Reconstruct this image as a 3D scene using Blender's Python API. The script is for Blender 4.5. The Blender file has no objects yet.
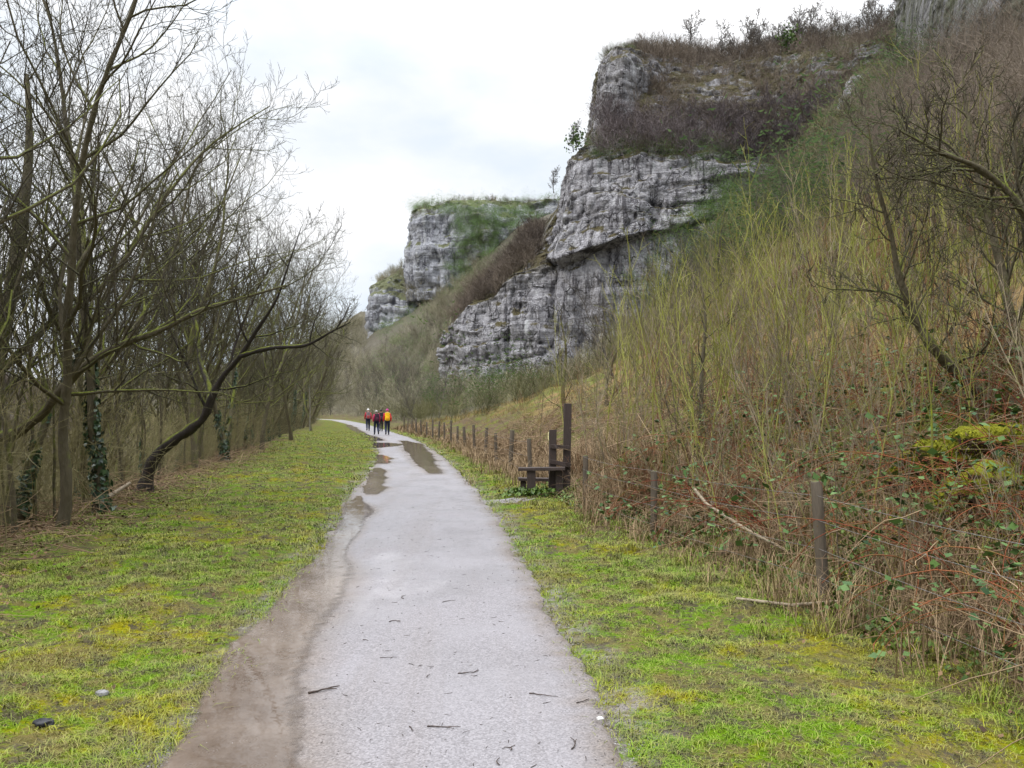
import bpy, bmesh, math, random
import numpy as np
from mathutils import Vector, Matrix

RNG = np.random.default_rng(11)
random.seed(5)
col = bpy.context.scene.collection
F = 800.0          # focal length in pixels at a width of 1024
EYE = 1.6
PI = math.pi

# ------------------------------------------------------------------ noise
def _hash(ix, iy, iz, seed):
    h = (ix.astype(np.int64) * 374761393 + iy.astype(np.int64) * 668265263 + iz.astype(np.int64) * 1274126177 + seed * 974634777) & 0xffffffff
    h = ((h ^ (h >> 13)) * 1274126177) & 0xffffffff
    h = (h ^ (h >> 16)) & 0xffffffff
    return h.astype(np.float64) / 4294967295.0

def vnoise(x, y, z=0.0, seed=0):
    x = np.asarray(x, float); y = np.asarray(y, float); z = np.asarray(z, float) + np.zeros_like(x)
    ix, iy, iz = np.floor(x), np.floor(y), np.floor(z)
    fx, fy, fz = x - ix, y - iy, z - iz
    fx = fx * fx * fx * (fx * (fx * 6 - 15) + 10); fy = fy * fy * fy * (fy * (fy * 6 - 15) + 10); fz = fz * fz * fz * (fz * (fz * 6 - 15) + 10)
    r = 0
    for a in (0, 1):
        for b in (0, 1):
            for c in (0, 1):
                w = (fx if a else 1 - fx) * (fy if b else 1 - fy) * (fz if c else 1 - fz)
                r = r + w * _hash(ix + a, iy + b, iz + c, seed)
    return r * 2 - 1

def fbm(x, y, z=0.0, octv=4, seed=0, gain=0.5):
    a, f, s = 1.0, 1.0, 0
    for o in range(octv):
        s = s + a * vnoise(np.asarray(x) * f, np.asarray(y) * f, np.asarray(z) * f, seed + o * 17)
        a *= gain; f *= 2.03
    return s

def sstep(a, b, v):
    t = np.clip((np.asarray(v, float) - a) / (b - a), 0, 1)
    return t * t * (3 - 2 * t)

# ------------------------------------------------------------------ object helpers
def mesh_np(name, V, Fq, attrs=None, smooth=False):
    me = bpy.data.meshes.new(name)
    V = np.ascontiguousarray(V, np.float32).reshape(-1, 3); Fq = np.ascontiguousarray(Fq, np.int32)
    k = Fq.shape[1]
    me.vertices.add(len(V)); me.vertices.foreach_set('co', V.ravel())
    me.loops.add(Fq.size); me.loops.foreach_set('vertex_index', Fq.ravel())
    me.polygons.add(len(Fq))
    me.polygons.foreach_set('loop_start', np.arange(0, Fq.size, k, dtype=np.int32))
    try: me.polygons.foreach_set('loop_total', np.full(len(Fq), k, np.int32))
    except Exception: pass
    if smooth: me.polygons.foreach_set('use_smooth', np.ones(len(Fq), bool))
    for an, av in (attrs or {}).items():
        av = np.asarray(av, np.float32)
        if av.ndim == 1:
            at = me.attributes.new(an, 'FLOAT', 'POINT'); at.data.foreach_set('value', av)
        else:
            at = me.attributes.new(an, 'FLOAT_VECTOR', 'POINT'); at.data.foreach_set('vector', av.ravel())
    me.update(calc_edges=True)
    return me

def obj(name, me, mat=None, parent=None, loc=None):
    o = bpy.data.objects.new(name, me); col.objects.link(o)
    if mat is not None and me is not None and len(me.materials) == 0: me.materials.append(mat)
    if parent is not None: o.parent = parent
    if loc is not None: o.location = loc
    return o

def empty(name, loc=(0, 0, 0), rz=0):
    o = bpy.data.objects.new(name, None); col.objects.link(o); o.location = loc; o.rotation_euler = (0, 0, rz)
    o.empty_display_size = 0.2
    return o

def tag(o, label=None, cat=None, group=None, kind=None):
    if label: o['label'] = label
    if cat: o['category'] = cat
    if group: o['group'] = group
    if kind: o['kind'] = kind
    return o

def copy_tree(o, parent=None):
    c = o.copy(); col.objects.link(c)
    if parent is not None: c.parent = parent
    for ch in list(o.children): copy_tree(ch, c)
    return c

# tubes: a list of (points, radii); every branch becomes a tapered tube of k sides (k = 2: a flat ribbon)
def tubes_arrays(branches, k=4, cap=False):
    by = {}
    for p, r in branches: by.setdefault(len(p), []).append((p, r))
    Vs, Fs, off = [], [], 0
    for n, lst in by.items():
        P = np.array([b[0] for b in lst], float); R = np.array([b[1] for b in lst], float)
        T = np.gradient(P, axis=1); T /= (np.linalg.norm(T, axis=2, keepdims=True) + 1e-9)
        m = T.mean(1); ref = np.where((np.abs(m[:, 2:3]) > 0.8 * np.linalg.norm(m, axis=1, keepdims=True)), np.array([[1., 0.13, 0]]), np.array([[0, 0.1, 1.]]))
        if k == 2:
            a = _hash(np.floor(P[:, 0, 0] * 977), np.floor(P[:, 0, 1] * 977), np.floor(P[:, 0, 2] * 977), 3) * 6.28
            ref = ref + 0.9 * np.stack([np.cos(a), np.sin(a), 0 * a], 1)
        A = np.cross(T, ref[:, None, :]); A /= (np.linalg.norm(A, axis=2, keepdims=True) + 1e-9)
        Bn = np.cross(T, A)
        B = len(lst)
        if k == 2:
            V = np.stack([P - A * R[..., None], P + A * R[..., None]], 2)
            idx = np.arange(B * n * 2).reshape(B, n, 2)
            q = np.stack([idx[:, :-1, 0], idx[:, :-1, 1], idx[:, 1:, 1], idx[:, 1:, 0]], -1).reshape(-1, 4)
        else:
            ang = np.arange(k) * 2 * PI / k
            V = P[:, :, None, :] + R[..., None, None] * (np.cos(ang)[None, None, :, None] * A[:, :, None, :] + np.sin(ang)[None, None, :, None] * Bn[:, :, None, :])
            idx = np.arange(B * n * k).reshape(B, n, k); nx = np.roll(idx, -1, axis=2)
            q = np.stack([idx[:, :-1], nx[:, :-1], nx[:, 1:], idx[:, 1:]], -1).reshape(-1, 4)
        Vs.append(V.reshape(-1, 3)); Fs.append(q + off); off += V.size // 3
    if not Vs: return np.zeros((0, 3)), np.zeros((0, 4), int)
    return np.concatenate(Vs), np.concatenate(Fs)

def bark_tube(branches, k=10, per=6):
    out = []
    for p, r in branches:
        p = np.array(p, float); r = np.array(r, float); n = len(p); f = np.linspace(0, n - 1, (n - 1) * per + 1); i = np.minimum(f.astype(int), n - 2); g = (f - i)[:, None]
        m = np.gradient(p, axis=0); h = g * g * (3 - 2 * g)
        a, b, ma, mb = p[i], p[i + 1], m[i], m[i + 1]
        q = (2 * g**3 - 3 * g**2 + 1) * a + (g**3 - 2 * g**2 + g) * ma + (-2 * g**3 + 3 * g**2) * b + (g**3 - g**2) * mb
        out.append((q, np.interp(f, np.arange(n), r)))
    V, Q = tubes_arrays(out, k); C = np.concatenate([np.repeat(o[0][:, None], k, 1).reshape(-1, 3) for o in sorted(out, key=lambda o: 0)]) if len({len(o[0]) for o in out}) == 1 else None
    if C is not None:
        D = V - C; V = C + D * (1 + .20 * fbm(V[:, 0] * 9, V[:, 1] * 9, V[:, 2] * 3.0, 3, 5) + .10 * fbm(V[:, 0] * 3, V[:, 1] * 3, V[:, 2] * 1.6, 2, 6))[:, None]
    return V, Q

def join_arrays(lst):
    Vs, Fs, off = [], [], 0
    for V, Q in lst:
        Vs.append(V); Fs.append(Q + off); off += len(V)
    return np.concatenate(Vs), np.concatenate(Fs)

# many copies of small templates in one mesh, for stuff only
def scatter(templates, pts, scale, rot, tint, which=None, tilt=None):
    pts = np.asarray(pts, float); m = len(pts)
    if which is None: which = RNG.integers(0, len(templates), m)
    Vs, Fs, Ts, off = [], [], [], 0
    for k, (V, Q) in enumerate(templates):
        s = np.nonzero(which == k)[0]
        if not len(s): continue
        c, sn = np.cos(rot[s])[:, None], np.sin(rot[s])[:, None]
        sc = scale[s][:, None] if scale.ndim == 1 else None
        sx = sc if sc is not None else scale[s][:, 0:1]; sz = sc if sc is not None else scale[s][:, 1:2]
        x = V[None, :, 0] * sx; y = V[None, :, 1] * sx; z = V[None, :, 2] * sz
        W = np.stack([c * x - sn * y, sn * x + c * y, z], -1)
        if tilt is not None: W[..., 0] += z * tilt[s][:, 0:1]; W[..., 1] += z * tilt[s][:, 1:2]
        W += pts[s][:, None, :]
        Vs.append(W.reshape(-1, 3)); n = len(V)
        Fs.append((Q[None] + (np.arange(len(s)) * n)[:, None, None]).reshape(-1, Q.shape[1]) + off)
        Ts.append(np.repeat(tint[s], n)); off += len(s) * n
    return np.concatenate(Vs), np.concatenate(Fs), np.concatenate(Ts)

# ------------------------------------------------------------------ material helpers
class NT:
    def __init__(self, name):
        m = bpy.data.materials.new(name); m.use_nodes = True
        self.m = m; self.n = m.node_tree.nodes; self.l = m.node_tree.links
        self.b = self.n['Principled BSDF']
        self.tc = self.n.new('ShaderNodeTexCoord'); self.geo = self.n.new('ShaderNodeNewGeometry')
    def pos(self): return self.geo.outputs['Position']
    def objc(self): return self.tc.outputs['Object']
    def set(self, inp, v):
        if hasattr(v, 'links') or isinstance(v, bpy.types.NodeSocket): self.l.new(v, inp)
        else:
            if isinstance(v, tuple) and len(v) == 3 and inp.type == 'RGBA': v = (*v, 1)
            inp.default_value = v
    def mapv(self, vec, scale=(1, 1, 1), loc=(0, 0, 0)):
        n = self.n.new('ShaderNodeMapping'); self.l.new(vec, n.inputs['Vector']); n.inputs['Scale'].default_value = scale; n.inputs['Location'].default_value = loc
        return n.outputs[0]
    def noise(self, scale, detail=4, rough=0.55, vec=None, dist=0.0):
        n = self.n.new('ShaderNodeTexNoise'); n.inputs['Scale'].default_value = scale; n.inputs['Detail'].default_value = detail
        n.inputs['Roughness'].default_value = rough; n.inputs['Distortion'].default_value = dist
        self.l.new(vec if vec is not None else self.pos(), n.inputs['Vector'])
        return n.outputs['Fac']
    def voro(self, scale, vec=None, feat='F1', out='Distance'):
        n = self.n.new('ShaderNodeTexVoronoi'); n.feature = feat; n.inputs['Scale'].default_value = scale
        self.l.new(vec if vec is not None else self.pos(), n.inputs['Vector'])
        return n.outputs[out]
    def ramp(self, fac, stops, interp='LINEAR'):
        n = self.n.new('ShaderNodeValToRGB'); n.color_ramp.interpolation = interp
        e = n.color_ramp.elements
        while len(e) > 1: e.remove(e[-1])
        for i, (p, c) in enumerate(stops):
            el = e[0] if i == 0 else e.new(p)
            el.position = p; el.color = (*c, 1) if isinstance(c, tuple) else (c, c, c, 1)
        self.l.new(fac, n.inputs[0]); return n.outputs[0]
    def mix(self, fac, a, b, mode='MIX'):
        n = self.n.new('ShaderNodeMix'); n.data_type = 'RGBA'; n.blend_type = mode; n.clamp_factor = True
        self.set(n.inputs[0], fac); self.set(n.inputs[6], a); self.set(n.inputs[7], b); return n.outputs[2]
    def hs(self, c, sat, val):
        n = self.n.new('ShaderNodeHueSaturation'); n.inputs['Saturation'].default_value = sat; n.inputs['Value'].default_value = val
        self.set(n.inputs['Color'], c); return n.outputs[0]
    def math(self, op, a, b=0.0, c=None, clamp=False):
        n = self.n.new('ShaderNodeMath'); n.operation = op; n.use_clamp = clamp
        self.set(n.inputs[0], a); self.set(n.inputs[1], b)
        if c is not None: self.set(n.inputs[2], c)
        return n.outputs[0]
    def rng(self, v, a, b, c=0.0, d=1.0):
        n = self.n.new('ShaderNodeMapRange'); self.set(n.inputs['Value'], v)
        for k, q in zip(('From Min', 'From Max', 'To Min', 'To Max'), (a, b, c, d)): n.inputs[k].default_value = q
        n.interpolation_type = 'SMOOTHSTEP'; return n.outputs[0]
    def attr(self, name, out='Fac'):
        n = self.n.new('ShaderNodeAttribute'); n.attribute_name = name; return n.outputs[out]
    def normz(self):
        s = self.n.new('ShaderNodeSeparateXYZ'); self.l.new(self.geo.outputs['Normal'], s.inputs[0]); return s.outputs['Z']
    def orand(self): return self.n.new('ShaderNodeObjectInfo').outputs['Random']
    def bump(self, h, strength=0.5, dist=0.05, normal=None):
        n = self.n.new('ShaderNodeBump'); n.inputs['Strength'].default_value = strength; n.inputs['Distance'].default_value = dist
        self.l.new(h, n.inputs['Height'])
        if normal is not None: self.l.new(normal, n.inputs['Normal'])
        return n.outputs[0]
    def done(self, color, rough=0.9, normal=None, spec=0.2, **kw):
        self.set(self.b.inputs['Base Color'], color); self.set(self.b.inputs['Roughness'], rough)
        self.b.inputs['Specular IOR Level'].default_value = spec
        if normal is not None: self.l.new(normal, self.b.inputs['Normal'])
        for k, v in kw.items(): self.set(self.b.inputs[k], v)
        return self.m

# ------------------------------------------------------------------ the lie of the land
_yy = np.arange(-90, 1301, 1.0)
_xc = np.interp(_yy, [-90, -20, 3.6, 9.5, 14.4, 26, 44, 67, 100, 142, 200, 260, 400, 1300], [7, 1.7, -.5, -1.08, -1.73, -3.2, -6.3, -11.7, -19.5, -31, -58, -95, -200, -900])
_k = np.exp(-0.5 * (np.arange(-12, 13) / 4.0) ** 2); _k /= _k.sum()
_xs = np.convolve(np.pad(_xc, 12, mode='reflect', reflect_type='odd'), _k, 'valid')
_w = sstep(20, 45, _yy); _k2 = np.exp(-0.5 * (np.arange(-4, 5) / 1.5) ** 2); _k2 /= _k2.sum()
_xn = np.convolve(np.pad(_xc, 4, mode='reflect', reflect_type='odd'), _k2, 'valid')
_xs = _xs * _w + _xn * (1 - _w)
def xc(y): return np.interp(y, _yy, _xs)
def hw(y):
    d = np.gradient(_xs, _yy)
    return np.interp(y, [-20, 3.6, 9.5, 14.4, 26, 60, 200], [1.05, 1.06, 1.13, 1.26, 1.12, 1.1, 1.1]) * np.sqrt(1 + np.interp(y, _yy, d) ** 2)
def sfence(y): return np.interp(y, [-20, 0, 6.6, 10, 15, 21, 49, 120, 300], [3.4, 3.4, 3.35, 2.92, 2.6, 2.4, 2.3, 2.6, 3.0])
def swood(y): return np.interp(y, [-20, 0, 9.5, 16, 30, 53, 100, 150, 300], [4.9, 4.9, 5.0, 5.6, 6.3, 6.6, 4.8, 4.0, 4.0])
_ty = [-30, 10, 30, 60, 90, 120, 150, 230, 400]
_tt = [
 [(0, 0), (.5, .18), (1, .5), (2, 1.1), (4, 2.0), (10, 5.2), (20, 12), (40, 27), (80, 48)],
 [(0, 0), (.5, .18), (1, .5), (2, 1.1), (4, 2.0), (10, 5.2), (20, 12), (40, 28), (80, 50)],
 [(0, 0), (1, .3), (2, .7), (7, 3.4), (15, 8.6), (21, 13.5), (40, 30), (60, 45), (80, 55)],
 [(0, 0), (2, .4), (5, 1.1), (10, 2.2), (14.5, 3.6), (19, 7.0), (26.5, 13.5), (34.7, 20.5), (44, 33), (60, 46), (80, 56)],
 [(0, 0), (5, .7), (12, 1.7), (18, 2.4), (24, 4.2), (31, 11), (42, 22.5), (55, 34), (70, 50), (90, 62)],
 [(0, 0), (10, 2.0), (20, 3.2), (29, 4.0), (37, 6.5), (44, 17), (57, 31.5), (75, 51), (90, 62)],
 [(0, 0), (10, 3), (20, 7), (30, 12), (45, 22), (60, 36), (80, 55), (95, 61)],
 [(0, 0), (15, 9), (40, 26), (50, 33), (58, 40), (75, 55), (92, 60)],
 [(0, 0), (15, 5), (40, 12), (60, 20), (80, 28), (120, 40), (200, 58)]]
_tg = np.concatenate([np.arange(0, 6, .25), np.arange(6, 100, 1.0), [120, 200, 400, 2000]])
_tab = np.array([np.interp(_tg, [p[0] for p in r], [p[1] for p in r]) for r in _tt])
_yg = np.arange(-30, 401, 2.0)
_tab2 = np.array([[0.0]])
_tab2 = np.stack([np.interp(_yg, _ty, _tab[:, j]) for j in range(len(_tg))], 1)
def right_h(t, y):
    t = np.clip(t, 0, 1999); fy = np.clip((np.asarray(y, float) + 30) / 2.0, 0, len(_yg) - 1.001)
    i = fy.astype(int); f = fy - i
    j = np.clip(np.searchsorted(_tg, t, 'right') - 1, 0, len(_tg) - 2); g = (t - _tg[j]) / (_tg[j + 1] - _tg[j])
    a = _tab2[i, j] * (1 - g) + _tab2[i, j + 1] * g; b = _tab2[i + 1, j] * (1 - g) + _tab2[i + 1, j + 1] * g
    return a * (1 - f) + b * f
def left_h(d):
    return np.interp(d, [0, .6, 1.5, 4, 10, 18, 30, 45, 70, 120, 200, 500, 2000], [0, -.12, -.5, -1.9, -5, -6.8, -6.8, -2.5, 9, 27, 44, 55, 55])
def ground(x, y):
    x = np.asarray(x, float); y = np.asarray(y, float) + np.zeros_like(x)
    s = x - xc(y); t = s - sfence(y); d = -s - swood(y)
    h = np.where(s > 0, right_h(t, y), left_h(np.clip(d, 0, None)))
    am = sstep(hw(y), hw(y) + .7, np.abs(s))
    rough = np.clip(np.maximum(t, d), 0, 40)
    h = h + am * (0.035 * fbm(x * 1.7, y * 1.7, 0, 3, 4) + 0.02 + 0.02 * fbm(x * 6, y * 6, 0, 2, 9))
    amp = np.clip(rough * 0.06, 0, 1.4)
    h = h + amp * fbm(x * .13, y * .13, 0, 4, 21) + np.clip(rough * .08, 0, .18) * fbm(x * .9, y * .9, 0, 3, 33)
    return h
def gpt(x, y): return (float(x), float(y), float(ground(np.array([x]), np.array([y]))[0]))
def px(u, v, Y): return ((u - 512) / F * Y, Y, EYE + (411 - v) / F * Y)

# ------------------------------------------------------------------ camera, sky, light
scn = bpy.context.scene
cam = bpy.data.cameras.new('camera'); co = bpy.data.objects.new('camera', cam); col.objects.link(co)
cam.sensor_width = 36; cam.lens = F / 1024 * 36; cam.clip_end = 6000; cam.clip_start = .05
co.location = (0, 0, EYE); co.rotation_euler = (PI / 2 + math.atan(27 / F), 0, 0)
scn.camera = co
scn.render.resolution_x = 1024; scn.render.resolution_y = 768
scn.view_settings.view_transform = 'Standard'; scn.view_settings.look = 'None'; scn.view_settings.exposure = 0

SUN_EL, SUN_AZ = math.radians(48), math.radians(-115)     # azimuth from +Y towards +X
w = bpy.data.worlds.new('World'); scn.world = w; w.use_nodes = True
wn, wl = w.node_tree.nodes, w.node_tree.links
bg = wn['Background']
sky = wn.new('ShaderNodeTexSky'); sky.sky_type = 'NISHITA'; sky.sun_disc = False; sky.sun_elevation = SUN_EL; sky.sun_rotation = SUN_AZ
sm = wn.new('ShaderNodeVectorMath'); sm.operation = 'SCALE'; sm.inputs['Scale'].default_value = 0.10; wl.new(sky.outputs[0], sm.inputs[0])
tc = wn.new('ShaderNodeTexCoord')
mp = wn.new('ShaderNodeMapping'); wl.new(tc.outputs['Generated'], mp.inputs[0]); mp.inputs['Scale'].default_value = (1, 1, 2.2); mp.inputs['Location'].default_value = (.33, .1, .24)
n1 = wn.new('ShaderNodeTexNoise'); n1.inputs['Scale'].default_value = 2.3; n1.inputs['Detail'].default_value = 6; n1.inputs['Roughness'].default_value = .5; wl.new(mp.outputs[0], n1.inputs['Vector'])
rp = wn.new('ShaderNodeValToRGB'); wl.new(n1.outputs['Fac'], rp.inputs[0])
e = rp.color_ramp.elements
e[0].position = .32; e[0].color = (0.74, 0.86, 1.02, 1); e[1].position = .61; e[1].color = (1.16, 1.16, 1.17, 1)
el = e.new(.47); el.color = (0.90, 0.975, 1.06, 1)
mx = wn.new('ShaderNodeMix'); mx.data_type = 'RGBA'; mx.inputs[0].default_value = .93
wl.new(sm.outputs[0], mx.inputs[6]); wl.new(rp.outputs[0], mx.inputs[7]); 
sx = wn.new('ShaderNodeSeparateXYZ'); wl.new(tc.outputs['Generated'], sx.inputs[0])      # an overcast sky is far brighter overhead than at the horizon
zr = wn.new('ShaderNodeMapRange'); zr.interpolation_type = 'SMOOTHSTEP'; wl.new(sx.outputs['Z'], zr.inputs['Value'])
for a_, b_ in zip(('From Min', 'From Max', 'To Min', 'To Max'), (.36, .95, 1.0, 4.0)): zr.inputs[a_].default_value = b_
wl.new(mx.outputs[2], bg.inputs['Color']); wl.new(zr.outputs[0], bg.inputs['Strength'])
sl = bpy.data.lights.new('sun', 'SUN'); sl.energy = 1.8; sl.angle = math.radians(25); sl.color = (1, .96, .9)
so = bpy.data.objects.new('sun', sl); col.objects.link(so)
sd = Vector((math.sin(SUN_AZ) * math.cos(SUN_EL), math.cos(SUN_AZ) * math.cos(SUN_EL), math.sin(SUN_EL)))
so.rotation_euler = sd.to_track_quat('Z', 'Y').to_euler(); so.location = (-20, -10, 60)

# ------------------------------------------------------------------ materials
def verge_color(t):
    fine = t.noise(9, 5, .65); tuft = t.noise(38, 3, .6)
    green = t.mix(fine, (.045, .088, .010), (.135, .225, .022))
    moss = t.mix(tuft, (.115, .105, .010), (.285, .245, .018))
    dead = t.mix(fine, (.06, .045, .022), (.19, .145, .07))
    mud = t.mix(tuft, (.022, .017, .013), (.10, .08, .06))
    v = t.mix(t.rng(t.noise(.62, 7, .78, dist=.4), .47, .61), green, moss)
    v = t.mix(t.rng(t.noise(2.4, 8, .85, vec=t.mapv(t.pos(), loc=(9, 3, 0))), .455, .555, 0, .9), v, dead)
    v = t.mix(t.rng(t.noise(4.2, 8, .85, vec=t.mapv(t.pos(), loc=(3, 7, 0))), .495, .57, 0, .95), v, mud)
    return v, fine, tuft

def mat_ground():
    t = NT('ground')
    v, fine, tuft = verge_color(t); v = t.mix(t.rng(t.noise(55, 4, .7), .35, .62, .5, .05), v, (.04, .042, .010)); v = t.hs(v, 1.12, 1.15)
    lit = t.mix(t.noise(14, 5, .7), (.03, .021, .013), (.16, .108, .06))
    lit = t.mix(t.rng(t.noise(1.4, 5, .7), .46, .62), lit, t.mix(tuft, (.045, .06, .010), (.15, .17, .02)))
    gold = t.mix(t.noise(6, 6, .75), (.085, .052, .022), (.32, .215, .085))
    gold = t.mix(t.rng(t.noise(.6, 5, .7), .42, .56), gold, t.mix(fine, (.06, .075, .015), (.17, .18, .035)))
    gold = t.mix(t.rng(t.noise(.9, 4, .65, vec=t.mapv(t.pos(), loc=(5, 1, 3))), .54, .7), gold, t.mix(fine, (.06, .04, .028), (.13, .085, .055)))
    wood = t.mix(t.noise(.5, 5, .7), (.06, .052, .042), (.14, .125, .09))
    c = t.mix(t.attr('verge'), lit, v); c = t.mix(t.attr('gold'), c, gold); c = t.mix(t.attr('wood'), c, wood)
    grav = t.mix(t.voro(90, out='Color'), (.10, .085, .075), (.30, .27, .25))
    c = t.mix(t.math('MULTIPLY', t.attr('edge'), t.rng(t.noise(6, 4, .7), .38, .58), clamp=True), c, grav)
    h = t.math('ADD', t.math('MULTIPLY', fine, .6), t.math('MULTIPLY', tuft, .5))
    return t.done(c, .9, t.bump(h, .9, .06), .12)

def mat_path():
    t = NT('path_gravel')
    stones = t.voro(105, out='Color'); bw = t.n.new('ShaderNodeRGBToBW'); t.l.new(stones, bw.inputs[0])
    base = t.mix(bw.outputs[0], (.125, .113, .116), (.30, .276, .286))
    base = t.mix(t.rng(t.noise(.8, 4, .6), .4, .7, 0, .5), base, (.25, .232, .242))
    wide = t.noise(.55, 5, .65, vec=t.mapv(t.pos(), (1, .3, 1)))
    base = t.mix(t.rng(wide, .5, .72, 0, .45), base, (.20, .175, .165))
    rut = t.noise(1.0, 5, .65, vec=t.mapv(t.pos(), (1.9, .16, 1)), dist=.2)
    base = t.mix(t.rng(rut, .48, .66, 0, .55), base, t.mix(bw.outputs[0], (.10, .085, .08), (.27, .238, .235)))
    base = t.mix(t.rng(t.noise(.45, 6, .7, vec=t.mapv(t.pos(), (1, .5, 1), (3, 8, 1))), .55, .68, 0, .45), base, (.36, .335, .34))
    dk = t.math('MULTIPLY', t.rng(t.voro(38), .11, .05), t.rng(t.noise(3.1, 2), .38, .6))
    base = t.mix(t.math('MULTIPLY', dk, .75), base, (.05, .042, .04))
    dk2 = t.rng(t.voro(13, vec=t.mapv(t.pos(), (1.6, 1, 1))), .06, .03)
    base = t.mix(t.math('MULTIPLY', dk2, .7), base, (.06, .045, .04))
    base = t.mix(t.math('MULTIPLY', t.attr('edge'), t.rng(t.noise(3, 4, .7), .25, .7, .35, 1)), base, t.mix(bw.outputs[0], (.075, .055, .04), (.20, .155, .12)))
    wetm = t.math('MULTIPLY', t.attr('wet'), t.rng(t.noise(2.2, 5, .7), .25, .6, .55, 1), clamp=True)
    base = t.mix(t.math('MULTIPLY', wetm, .8), base, t.mix(bw.outputs[0], (.10, .072, .052), (.23, .18, .145)))
    rough = t.rng(t.noise(1.1, 4, .6), .35, .65, .34, .6)
    rough = t.math('SUBTRACT', rough, t.math('MULTIPLY', wetm, .2))
    h = t.math('ADD', bw.outputs[0], t.math('MULTIPLY', t.noise(60, 3), .8))
    return t.done(base, rough, t.bump(h, .55, .006), .5)

def mat_puddle():
    t = NT('puddle_water')
    c = t.mix(t.rng(t.noise(1.1, 6, .7, dist=.5), .35, .65), (.105, .076, .057), (.175, .135, .107))
    c = t.mix(t.rng(t.noise(6, 6, .8), .5, .75, 0, .5), c, (.19, .15, .125))
    c = t.mix(t.rng(t.noise(26, 4, .7), .58, .70, 0, .3), c, (.05, .034, .025))
    ring = None
    for sc, off in ((3.2, 0.0), (5.5, 4.0)):           # rings where rain drops fall
        d = t.voro(sc, vec=t.mapv(t.pos(), loc=(off, off, 0)))
        q = t.math('MULTIPLY', t.math('SINE', t.math('MULTIPLY', d, 75.0)), t.rng(d, .34, .05))
        ring = q if ring is None else t.math('ADD', ring, q)
    n = t.math('ADD', t.math('MULTIPLY', t.noise(14, 2, .5), .5), t.math('MULTIPLY', ring, .30))
    al = t.math('ADD', t.attr('cover'), t.math('MULTIPLY', t.math('SUBTRACT', t.noise(7, 6, .75), .5), .9))
    al = t.rng(al, .06, .5)
    return t.done(c, .03, t.bump(n, .10, .012), .5, IOR=1.52, Alpha=al)

def mat_rock(name, lo, hi, stain, green, ledge):
    t = NT(name)
    p = t.pos()
    big = t.noise(.09, 5, .6, vec=p); fine = t.noise(1.3, 7, .72, vec=p)
    c = t.ramp(fine, [(.28, lo), (.5, tuple((a + b) / 2 for a, b in zip(lo, hi))), (.72, hi)])
    streak = t.noise(.9, 6, .7, vec=t.mapv(p, (1, 1, .06)))
    c = t.mix(t.rng(streak, .5, .62, 0, .85), c, stain)
    pale = t.noise(.7, 5, .7, vec=t.mapv(p, (1, 1, .09), (40, 3, 7)))
    c = t.mix(t.rng(pale, .56, .66, 0, .7), c, tuple(min(.62, x * 1.25) for x in hi))
    bed = t.noise(1.0, 5, .65, vec=t.mapv(p, (.06, .06, 1.15)), dist=.3)
    bk = t.math('SUBTRACT', 1.0, t.math('MULTIPLY', t.attr('wall'), .85))
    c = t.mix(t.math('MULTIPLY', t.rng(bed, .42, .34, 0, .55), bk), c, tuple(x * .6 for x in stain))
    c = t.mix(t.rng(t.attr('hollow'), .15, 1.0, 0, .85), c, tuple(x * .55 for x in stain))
    gm = t.math('ADD', t.normz(), t.math('MULTIPLY', t.math('SUBTRACT', t.noise(.35, 5, .7), .5), 1.5))
    gcol = t.mix(t.noise(.9, 5, .7), green, ledge)
    c = t.mix(t.rng(gm, .42, .72), c, gcol)
    c = t.mix(t.math('MULTIPLY', t.attr('veg'), t.rng(t.noise(.3, 6, .75), .36, .58), clamp=True), c, gcol)
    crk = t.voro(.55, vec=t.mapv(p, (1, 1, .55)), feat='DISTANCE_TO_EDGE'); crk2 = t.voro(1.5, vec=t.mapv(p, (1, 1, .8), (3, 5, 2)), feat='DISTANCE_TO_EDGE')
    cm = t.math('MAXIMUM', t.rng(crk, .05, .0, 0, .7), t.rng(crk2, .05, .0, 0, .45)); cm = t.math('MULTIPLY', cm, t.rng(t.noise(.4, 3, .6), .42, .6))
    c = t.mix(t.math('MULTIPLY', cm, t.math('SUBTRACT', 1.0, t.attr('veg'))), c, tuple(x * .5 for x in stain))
    fine = t.math('SUBTRACT', fine, cm)
    hgt = t.math('ADD', fine, t.math('ADD', t.math('MULTIPLY', streak, .7), bed))
    return t.done(c, .9, t.bump(hgt, 1.0, .8), .15)

def mat_bark(name, dark, light, moss, amount=.5, scale=1.0):
    t = NT(name)
    p = t.objc(); r = t.orand()
    c = t.mix(t.noise(14 * scale, 5, .7, vec=t.mapv(p, (1, 1, .25))), dark, light)
    up = t.math('ADD', t.normz(), t.math('MULTIPLY', t.math('SUBTRACT', t.noise(2.5 * scale, 4, .65, vec=p), .5), 2.4))
    up = t.math('ADD', up, t.math('MULTIPLY', t.math('SUBTRACT', r, .5), .5))
    c = t.mix(t.rng(up, 1 - amount * 1.2, 1.6 - amount * 1.2, 0, .95), c, t.mix(t.noise(30, 3, .6, vec=p), tuple(x * .45 for x in moss), moss))
    c = t.mix(t.math('MULTIPLY', r, .35), c, light)
    hb = t.math('ADD', t.noise(24 * scale, 4, .7, vec=t.mapv(p, (1, 1, .2))), t.math('MULTIPLY', t.voro(20 * scale, vec=t.mapv(p, (1, 1, .22))), .6))
    return t.done(c, .85, t.bump(hb, 1.0, .035), .2)

def mat_twigs(name, a, b, vary=.5):
    t = NT(name)
    c = t.mix(t.attr('tint'), a, b)
    c = t.mix(t.rng(t.noise(3, 3, .6), .35, .65, 0, vary), c, tuple((x + y) * .32 for x, y in zip(a, b)))
    return t.done(t.hs(c, 1.10, 1.15), .85, None, .15)

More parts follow.
